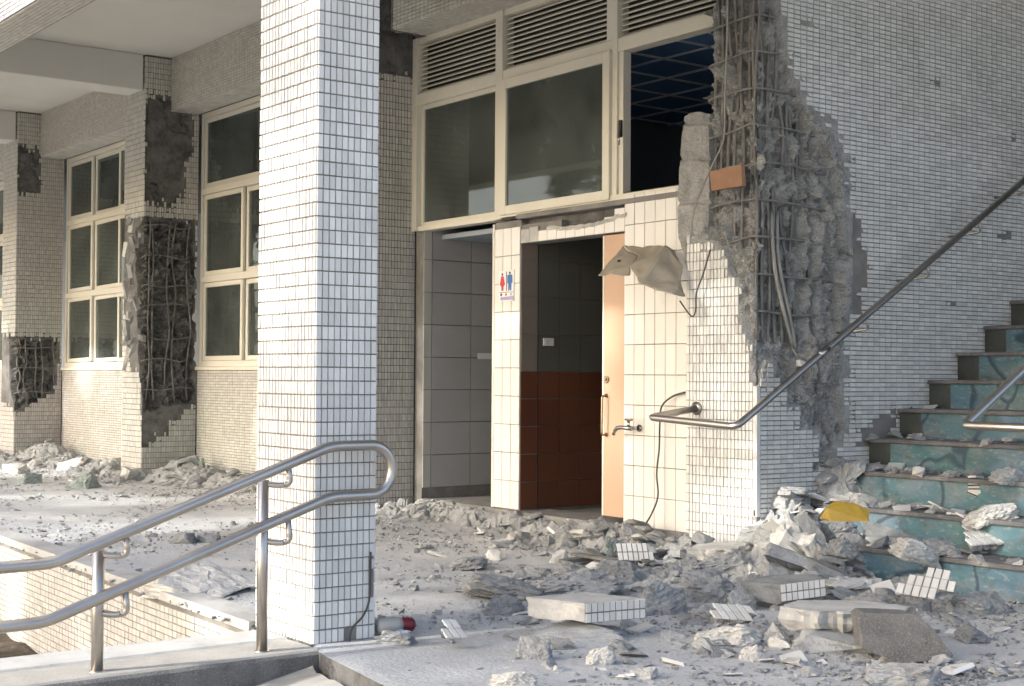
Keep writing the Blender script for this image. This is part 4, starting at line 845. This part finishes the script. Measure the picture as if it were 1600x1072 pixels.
LUMPS = [((828,888,972,936),'rubble',31,'long ridge of broken concrete behind the flat white slab'), ((1068,893,1146,944),'rubble',32,'round grey lump in front of the bright white slab'), ((722,903,846,938),'rubble',33,'low grey slab-like lump beside the long concrete ridge'),
 ((1005,905,1075,960),'rubble',34,'rough grey lump between the flat white slab and the round lump'), ((1140,920,1180,955),'rubble',35,'dark grey lump beside the block with the tiled end'), ((805,990,860,1034),'rubble',36,'grey lump just before the flat white slab'), ((855,995,895,1018),'rubble',37,'small angular lump under the near edge of the flat white slab'),
 ((1330,920,1420,962),'rubble',38,'grey lump behind the long pale slab'), ((1400,900,1450,930),'rubble',39,'small lump below the lowest painted riser'), ((765,1046,836,1085),'plaster',40,'bright white lump at the slab edge, alone on the floor'), ((1366,1040,1462,1074),'rubble',41,'flat broken lump in front of the dark pebble-dash block'),
 ((1480,712,1568,738),'rubble',42,'long lump lying along the third painted step'), ((1432,766,1500,790),'rubble',43,'grey lump lying on the second painted step'), ((1410,700,1440,724),'rubble',44,'small lump on the third painted step beside the tiled fragment'), ((1450,845,1510,870),'rubble',45,'knobbly lump on the lowest painted step'),
 ((945,838,990,880),'rubble_green',46,'greenish grey lump at the toe of the dark wood heap'), ((990,850,1030,886),'rubble',47,'round lump beside the greenish lump near the tap'), ((1000,905,1040,925),'plaster',48,'chalky lump beside the long concrete ridge'), ((640,775,705,802),'plaster',49,'pale block lying at the left toilet doorway'),
 ((1098,975,1190,1012),'plaster',55,'pale flat fragment in front of the block with the tiled end'), ((1190,975,1240,1008),'plaster',56,'pale wedge resting against the long pale slab'), ((1160,1005,1195,1035),'plaster',57,'small tiled chip standing on edge on the open floor'), ((915,1010,962,1042),'plaster',58,'small pale wedge on the open floor before the flat white slab'), ((590,985,650,1008),'rubble',59,'smooth grey lump at the foot of the white pillar'),
 ((980,1040,1024,1062),'plaster',60,'small white lump on the open floor nearest the slab edge'), ((1185,860,1215,890),'plaster',61,'small white lump beside the tiled corner foot'), ((1225,775,1262,812),'rubble',62,'dark lump beside the tiled corner, under the flat boulder'), ((1290,810,1345,848),'rubble',63,'crumbled lump heap on the lowest step below the ochre piece')]
for px, mt_, sd_, lb in LUMPS:
    zb = {42: .56, 43: .37, 44: .56, 45: .19, 61: .0, 62: .2, 63: .19, 49: .02}.get(sd_, 0.); rock('concrete_lump', lb, 'rubble', px, mt_, sd_, .75, zb, rough=.08, tilt=(random.uniform(-.15, .15), random.uniform(-.2, .2), random.uniform(-.5, .5)), sub=5)
slab('tiled_slab', 'small tiled fragment standing in the rubble below the tap', 'slab', (966,874,1016,900), [(-.5,-.3),(.5,-.3),(.48,.3),(-.45,.32)], .05, 'rubble', (.03,.06), (.9,0,.15), .0, 25, up=.06)
slab('tiled_slab', 'small tiled chip lying alone on the floor right of the pillar', 'slab', (686,984,726,1018), [(-.5,-.1),(-.1,-.5),(.45,-.2),(.5,.2),(.1,.5),(-.4,.3)], .035, 'rubble', (.034,.066), (.45,.1,.5), .0, 27, up=.02)
slab('tiled_slab', 'tiled fragment lying flat before the block with the tiled end', 'slab', (1108,968,1185,1000), [(-.5,-.2),(.1,-.35),(.5,-.05),(.3,.3),(-.3,.25)], .04, 'rubble', (.036,.072), (.3,.1,.2), .0, 28, up=.05)
# left heaps
LEFT = [((215,893,372,932),'plaster',71,'long pale slab lying near the corridor edge beside the handrail',0), ((140,708,206,738),'plaster',72,'bright block by the foot of the column with the bare cage',0), ((250,706,322,748),'rubble_green',73,'greenish lump heaped under the first classroom window',.0), ((300,712,392,748),'rubble_green',74,'greenish plate lying against the sill wall under the first window',.0),
 ((282,696,346,716),'rubble',75,'thin dark plate on top of the greenish heap',.14), ((178,728,232,752),'rubble',76,'grey lump before the column with the bare cage',0), ((100,738,146,764),'rubble_green',77,'green-grey lump lying alone before the far heaps',0), ((92,712,140,736),'plaster',78,'pale lump beside the far green-grey lump',0), ((25,736,60,756),'rubble_green',79,'small green lump on the floor beyond the planter',0),
 ((30,684,100,716),'rubble',80,'grey heap at the foot of the far spalled column',0), ((66,674,98,694),'rubble',81,'dark block on the far grey heap',.18), ((262,830,300,850),'rubble',82,'small grey lump on the open floor left of the pillar',0), ((304,828,345,848),'rubble',83,'flat lump beside the small grey lump left of the pillar',0), ((0,690,40,712),'rubble',84,'low heap left of the far spalled column',0), ((370,740,398,760),'plaster',86,'pale lump half hidden behind the white pillar',0), ((0,722,40,740),'plaster',87,'pale flat lump at the far end of the corridor',0)]
for px, mt_, sd_, lb, zb in LEFT: rock('concrete_lump', lb, 'rubble', px, mt_, sd_, .8, zb, rough=.05, tilt=(random.uniform(-.1, .1), random.uniform(-.12, .12), random.uniform(-.5, .5)))
BIG = [((1362,698,1442,736),'plaster',121,'pale plate lying across the third painted step',.5,.6), ((1280,764,1352,806),'plaster',122,'pale plate lying on the heap above the ochre piece',.3,.6), ((1398,842,1476,878),'plaster',123,'broad pale plate lying on the lowest painted step',.17,.6), ((1515,786,1592,818),'plaster',124,'pale plate lying on the second painted step near the middle handrail',.35,.6), ((1555,728,1605,756),'rubble',125,'grey lump under the middle handrail on the third step',.55,.6), ((1296,892,1384,938),'plaster',126,'large pale plate on the floor against the lowest riser',0,.6), ((1235,745,1300,800),'plaster',127,'large pale block on the heap beside the tiled corner',.25,.7), ((1205,715,1250,760),'rubble',128,'grey block near the top of the heap by the tiled corner',.3,.7), ((1140,838,1195,872),'plaster',129,'pale block at the very foot of the tiled corner',0,.7),
 ((1090,862,1180,905),'rubble',101,'tilted grey slab leaning on the bright white slab',0,.6), ((1296,838,1352,872),'rubble',102,'cracked lump on the edge of the lowest step beside the heap',.19,.8), ((1225,700,1290,742),'rubble',103,'tilted plate high on the heap against the tiled corner',.42,.6), ((1150,880,1200,912),'rubble',104,'angular lump below the bright white slab',0,.8), ((1352,865,1432,905),'rubble',105,'broken plate leaning against the lowest painted riser',0,.5), ((1500,925,1580,962),'rubble',106,'flat plate on the floor below the lowest riser',0,.8),
 ((930,875,1000,915),'rubble',107,'angular lump at the back of the long concrete ridge',0,.7), ((1040,872,1092,905),'rubble',108,'angular lump left of the bright white slab',0,.7), ((880,880,935,905),'rubble',109,'flat lump at the left end of the heap below the tap',0,.8), ((1288,740,1322,775),'rubble',110,'angular chunk between the flat boulder and the square block',.36,.8), ((1380,755,1425,790),'rubble',111,'chunk below the tiled fragment on the heap',.3,.8), ((1090,945,1150,975),'rubble',112,'angular plate between the round lump and the tiled fragment',0,.7), ((760,935,815,962),'rubble',113,'flat plate on the floor left of the flat white slab',0,.9), ((1505,975,1560,1005),'rubble',114,'flat plate right of the dark pebble-dash block',0,.9), ((700,868,760,892),'rubble',115,'dark plate lying before the white pier',0,.9)]
for px, mt_, sd_, lb, zb, dp_ in BIG: rock('concrete_lump', lb, 'rubble', px, mt_, sd_, dp_, zb, rough=.08, tilt=(random.uniform(-.3, .3), random.uniform(-.3, .3), random.uniform(-.5, .5)), sub=5)
# odd things in the rubble
oc = rock('ochre_plastic_shell', 'ochre plastic shell half buried on the lowest step', 'plastic shell', (1292,780,1360,812), 'ochre', 91, .6, .36, rough=.012, boxy=.75)
bt = thing('fallen_bottle', 'grey bottle with red cap lying behind the pillar foot', 'bottle', tuple(onz(610, 978, .0)))
p = onz(588, 979, .04); q = onz(618, 977, .04); d_ = (q-p)/np.linalg.norm(q-p)
MB().tube([p, p+d_*.01, p+d_*.09, p+d_*.115], [.026, .036, .036, .03], 16).build('bottle_body', 'greyplastic', bt, True)
MB().tube([p+d_*.113, p+d_*.12, p+d_*.165, p+d_*.175], [.03, .033, .030, .018], 16).build('cap', 'red', bt, True)
rock('blue_scrap', 'scrap of pale blue plastic beside the fallen bottle', 'scrap', (608,984,640,998), 'blue', 92, .7, 0, rough=.08)
# splintered wood and dark scraps by the tap
for k, (xa, ya, xb, yb, r_) in enumerate([(880,858,1000,842,.022), (900,846,985,862,.016), (920,838,960,866,.010), (985,835,1010,862,.012), (948,812,965,850,.008), (1000,850,1066,838,.020), (990,862,1060,852,.014), (870,826,940,822,.009)]):
    p = onz(xa, ya+14, .05+.02*(k % 3)); q = onz(xb, yb+14, .07+.03*(k % 2)); 
    p[2] = .03+.02*(k % 3); q[2] = .06+.03*(k % 2); dv = Vector(q-p); L_ = dv.length
    mb = MB(); rot = dv.to_track_quat('X', 'Z').to_matrix().to_4x4(); mtx = Matrix.Translation(p) @ rot
    mb.box(0, L_, -r_*1.8, r_*1.8, -r_*.5, r_*.5, mtx); mb.v = [tuple(np.array(v)+np.array(mn.noise_vector(Vector(v)*7))*.012) for v in mb.v]
    tag(mb.build('wood_splinter', 'concrete_dark'), 'dark splintered strip lying in the heap below the tap', 'debris', 'dark strips below the tap')
# ---- heaps: shattered plates over mounds
HEAPS = [('stairs', 'heap of crushed concrete between the shattered column foot and the stairs', [(-5.95,7.0,.34,.30,.62),(-5.9,6.55,.34,.26,.42),(-5.75,6.25,.36,.25,.26),(-5.4,6.2,.35,.2,.16)], (-5.965,-4.9,5.7,7.6)),
 ('tap', 'heap of crushed concrete and dark strips below the wall tap', [(-7.25,6.25,.5,.26,.17),(-6.75,6.1,.4,.24,.13),(-6.3,6.12,.35,.2,.15)], (-8.2,-5.98,5.5,6.56)),
 ('doors', 'low ridge of crushed plaster along the toilet thresholds', [(-10,6.35,.8,.2,.11),(-9.2,6.42,.6,.16,.13),(-8.4,6.42,.6,.14,.13),(-7.8,6.40,.5,.14,.12)], (-11,-7.2,5.8,6.56)),
 ('col1', 'heap of crushed concrete at the foot of the column with the bare cage', [(-14.3,6.45,.8,.35,.20),(-13.4,6.5,.6,.25,.15),(-15.2,5.95,.6,.25,.12),(-16.4,6.3,.9,.3,.13)], (-17.4,-12.4,5.2,6.74)),
 ('col2', 'heap of crushed concrete at the foot of the far spalled column', [(-18.6,6.4,.7,.35,.24),(-17.6,6.4,.7,.3,.12),(-19.4,5.95,.6,.25,.14),(-20.5,6.2,.9,.4,.2)], (-22,-17.0,5.2,6.74)),
 ('floor', 'low spread of crushed concrete on the floor below the lowest riser', [(-5.2,5.75,.5,.28,.10),(-4.7,5.9,.5,.25,.08),(-5.9,5.5,.5,.3,.08)], (-7,-3.8,4.9,6.40))]
def plates(x, y, k, amp):
    q_ = Vector((x*k, y*k, 0)); dd_, pp_ = mn.voronoi(q_); c_ = pp_[0]; h = mn.noise(c_*3.1+Vector((9, 4, 2))); tx = mn.noise(c_*2.3+Vector((1, 7, 3))); ty = mn.noise(c_*2.7+Vector((5, 2, 8)))
    return amp*(h+1.3*(tx*(q_.x-c_.x)+ty*(q_.y-c_.y))+.35*min(1, (dd_[1]-dd_[0])*3)-.3)
def hz(x, y):
    b = 0
    for _, _, G, (xa, xb, ya, yb) in HEAPS:
        if xa <= x <= xb and ya <= y <= yb:
            h = max(g[4]*math.exp(-((x-g[0])/g[2])**2-((y-g[1])/g[3])**2) for g in G); e = min(1, h/.05)
            b = max(b, h+e*(plates(x, y, 7, .05)+plates(x, y, 17, .022)+.02*mn.noise(Vector((x*30, y*30, 0))))-.015)
    return b
for hn, lb, G, (xa, xb, ya, yb) in HEAPS:
    st_ = .014 if xa > -12 else .025; nx = int((xb-xa)/st_); ny = int((yb-ya)/st_); v = []; f = []
    zg = np.array([[hz(xa+(xb-xa)*i/nx, ya+(yb-ya)*j/ny) for j in range(ny+1)] for i in range(nx+1)])
    idx = {}
    for i in range(nx):
        for j in range(ny):
            if zg[i:i+2, j:j+2].max() < .006: continue
            c_ = []
            for (p_, q_) in ((i, j), (i+1, j), (i+1, j+1), (i, j+1)):
                if (p_, q_) not in idx: idx[(p_, q_)] = len(v); v.append((xa+(xb-xa)*p_/nx, ya+(yb-ya)*q_/ny, max(-.03, zg[p_, q_])))
                c_.append(idx[(p_, q_)])
            f.append(tuple(c_))
    tag(mesh('rubble_heap', v, f, 'rubble', kind='stuff'), lb, 'rubble heap')
# ---- small fragments, one object each
FR = [rock_mesh('fragment', 200+k, (1, 1.0 if k % 2 else .7, .55 if k % 3 else .3), 'rubble' if k % 4 else 'plaster', rough=.09, sub=3, boxy=.6) for k in range(14)]
FT = []
for k in range(3):
    mb = MB(); mb.box(-.5, .5, -.5, .5, -.16, 0); mb.v = [(v[0]+mn.noise(Vector(v)*3+Vector((k*5, 0, 0)))*.3, v[1]+mn.noise(Vector(v)*3+Vector((0, k*5, 9)))*.3, v[2]) for v in mb.v]
    me = bpy.data.meshes.new('chip'); me.from_pydata(mb.v, [], mb.f); me.materials.append(MT['tile']); FT.append(me)
PIECES = []
def piece(x, y, z, s, label, group, chip, tiltk=.4):
    PIECES.append((s/max(1, depth((x, y, z))), random.choice(FT) if chip else random.choice(FR), (x, y, z), (s, s*random.uniform(.6, 1), s*random.uniform(.5, 1)), (random.uniform(-tiltk, tiltk), random.uniform(-tiltk, tiltk), random.uniform(0, 6.3)), label, group, chip))
def scatter(n, region, smin, smax, label, group, zb=0., chips=.2, wgt=None, pw=2.6):
    poly = [(onz(x, y, zb)[0], onz(x, y, zb)[1]) for x, y in region]; xs = [p[0] for p in poly]; ys = [p[1] for p in poly]; c = 0
    while c < n:
        x, y = random.uniform(min(xs), max(xs)), random.uniform(min(ys), max(ys))
        if sdp(np.array([x]), np.array([y]), poly)[0] <= 0 or (wgt and random.random() > wgt(x, y)): continue
        s_ = smin+(smax-smin)*random.random()**pw; piece(x, y, max(zb, hz(x, y))+s_*.14, s_, label, group, random.random() < chips); c += 1
def clump(x, y): return .15+.85*max(0, min(1, (mn.noise(Vector((x*1.3, y*1.3, 4)))+.25)*1.6))
scatter(170, [(780,1000),(830,930),(1060,900),(1200,930),(1340,1000),(1300,1060),(900,1066)], .022, .13, 'small grey fragment on the open floor around the flat white slab', 'fragments around the flat white slab', wgt=clump)
scatter(110, [(1200,930),(1300,905),(1580,960),(1598,1060),(1300,1060)], .025, .14, 'small grey fragment on the floor near the dark pebble-dash block', 'fragments near the pebble-dash block', wgt=clump)
scatter(190, [(660,850),(840,815),(1070,830),(1190,860),(1150,905),(800,905),(650,895)], .025, .16, 'small grey fragment strewn before the toilet doorways', 'fragments before the toilet doorways', wgt=clump)
scatter(120, [(600,800),(650,778),(780,798),(930,812),(1060,830),(1050,846),(760,815),(610,812)], .04, .2, 'flat fragment lying along the foot of the toilet wall', 'fragments along the toilet wall', chips=.12)
scatter(170, [(860,865),(900,835),(1060,825),(1190,850),(1200,915),(1000,910)], .04, .2, 'grey fragment in the heap between the tap and the tiled corner', 'fragments in the heap below the tap', chips=.1, pw=2)
scatter(100, [(595,900),(640,860),(900,870),(980,930),(800,1010),(600,1060)], .018, .09, 'small fragment on the floor right of the white pillar', 'fragments right of the pillar', wgt=clump)
scatter(170, [(0,702),(90,690),(220,700),(395,712),(398,765),(180,762),(0,750)], .05, .3, 'fragment in the heaps below the classroom windows', 'fragments below the classroom windows', chips=.08, pw=2)
scatter(110, [(0,765),(395,765),(395,930),(150,900),(60,860),(0,835)], .02, .10, 'small fragment on the bare corridor floor left of the pillar', 'fragments left of the pillar', wgt=clump)
scatter(150, [(1150,880),(1200,850),(1330,900),(1400,925),(1380,960),(1200,960)], .04, .2, 'grey fragment in the spill below the lowest painted riser', 'fragments below the lowest riser', chips=.12, pw=2)
for n_ in (1, 2, 3, 4, 5):
    for k in range((110, 90, 80, 26, 10)[n_-1]):
        x = -5.95+2.5*random.random()**(1.25 if n_ < 4 else 2.2)
        y = Y0s+TRD*(n_-1)+random.uniform(-.01, .29); s_ = .02+.15*random.random()**2.6; nm = ('lowest', 'second', 'third', 'fourth', 'fifth')[n_-1]
        piece(x, y, max(RIS*n_, hz(x, y))+s_*.14, s_, 'fragment on the %s painted step' % nm, 'fragments on the %s step' % nm, random.random() < .1)
for k in range(130):
    x = -5.95+.75*random.random()**1.3; y = random.uniform(6.1, 7.35); s_ = .05+.2*random.random()**1.6
    piece(x, y, hz(x, y)+s_*.12, s_, 'grey fragment in the heap at the shattered column foot', 'fragments at the column foot', random.random() < .08, 1.)
PIECES.sort(key=lambda p: -p[0]); cnt = {True: 0, False: 0}; RV = []; RF = []
for sz, me, lo, sc, ro, lb, gr, chip in PIECES:
    lim = 120 if chip else 295; mtx = Matrix.LocRotScale(Vector(lo), Matrix.Rotation(ro[2], 3, 'Z') @ Matrix.Rotation(ro[1], 3, 'Y') @ Matrix.Rotation(ro[0], 3, 'X'), Vector(sc))
    if cnt[chip] < lim:
        o = bpy.data.objects.new('tile_chip' if chip else 'fragment', me); COL.objects.link(o); o.matrix_world = mtx
        lb = lb.replace('fragment', 'tile chip') if chip else lb; tag(o, lb, 'tile chip' if chip else 'rubble', gr+(' (chips)' if chip else '')); cnt[chip] += 1
    else:
        b = len(RV); RV += [tuple(mtx @ v.co) for v in me.vertices]; RF += [tuple(b+i for i in p.vertices) for p in me.polygons]
tag(mesh('loose_rubble', RV, RF, 'rubble', kind='stuff'), 'crumbled concrete littering the corridor floor, heaps and steps', 'rubble')
# ---- gravel and crumbs: nobody could count them
def gravel():
    N = 16000; v = []; f = []; T = np.array([(1,1,1),(1,-1,-1),(-1,1,-1),(-1,-1,1)])*.5
    k = 0
    while k < N:
        u = random.random(); x = -3.2-17*u*u; y = random.uniform(2.9, 6.5)
        dn = max(0, mn.noise(Vector((x*.9, y*1.2, 8)))+.35)+(.6 if y > 5.6 else 0)
        if random.random() > dn*.8: continue
        s = .006+.022*random.random()**3; a = random.uniform(0, 6.3); R_ = np.array([[math.cos(a), -math.sin(a), 0], [math.sin(a), math.cos(a), 0], [0, 0, .7]]); b = len(v)
        P_ = (T*(np.array([random.uniform(.7, 1.3) for _ in range(3)])))@R_.T*s+np.array([x, y, s*.2]); v += P_.tolist(); f += [(b,b+1,b+2),(b,b+3,b+1),(b,b+2,b+3),(b+1,b+3,b+2)]; k += 1
    o = mesh('gravel', v, f, 'rubble', kind='stuff'); tag(o, 'fine gravel and crumbs of concrete spread over the corridor floor', 'gravel')
gravel()
# ================================================================== TREES IN THE YARD (behind the camera: they dapple the sun and stand in the window reflections)
def tree(x, y, h, cr, seed, label, n=9000):
    r = random.Random(seed); t = thing('yard_tree', label, 'tree', (x, y, -.8), 'trees in the yard'); mb = MB()
    mb.tube(smoothpath([(x, y, -.85), (x+.1, y, h*.25), (x-.1, y+.1, h*.5), (x, y, h*.8)]), .2, 8)
    ends = []
    for k in range(9):
        a = k*.7+r.random(); z0 = h*(.3+.05*k); e = Vector((x+math.cos(a)*cr*.7, y+math.sin(a)*cr*.7, z0+h*.2)); mb.tube(smoothpath([(x, y, z0), ((x+e.x)/2, (y+e.y)/2, z0+h*.12), tuple(e)], 4), .06, 6); ends.append(e)
    mb.build('trunk', 'bark', t, True)
    cl = [(Vector((x+r.gauss(0, cr*.45), y+r.gauss(0, cr*.45), h*.68+r.gauss(0, h*.16))), r.uniform(.5, 1.1)) for _ in range(42)]
    N = n; c = np.zeros((N, 3)); rr = np.random.default_rng(seed)
    for i in range(N):
        q_, s = cl[r.randrange(len(cl))]; dv = rr.normal(0, 1, 3); c[i] = np.array(q_)+dv/np.linalg.norm(dv)*s*rr.random()**.4*.9
    A_ = rr.normal(0, 1, (N, 3)); A_ /= np.linalg.norm(A_, axis=1)[:, None]; B_ = np.cross(A_, rr.normal(0, 1, (N, 3))); B_ /= np.linalg.norm(B_, axis=1)[:, None]
    s = rr.uniform(.06, .13, (N, 1)); v = np.stack([c-A_*s*1.4, c-B_*s*.6, c+A_*s*1.4, c+B_*s*.6], 1).reshape(-1, 3); f = np.arange(N*4).reshape(-1, 4)
    mesh('crown', v, f, 'leaf', t)
for k, (x, y, h, cr) in enumerate([(-9.5, -7.5, 10.5, 3.2), (-16, -8.5, 11, 3.4), (-4.5, -8.5, 11, 2.8), (-23, -8, 11, 3.6), (2.5, -9, 10, 3.2)]):
    tree(x, y, h, cr, 60+k, ['broad yard tree opposite the toilet doors', 'yard tree opposite the first classroom window', 'slim yard tree opposite the staircase', 'yard tree opposite the farthest classroom', 'yard tree beyond the staircase end'][k])
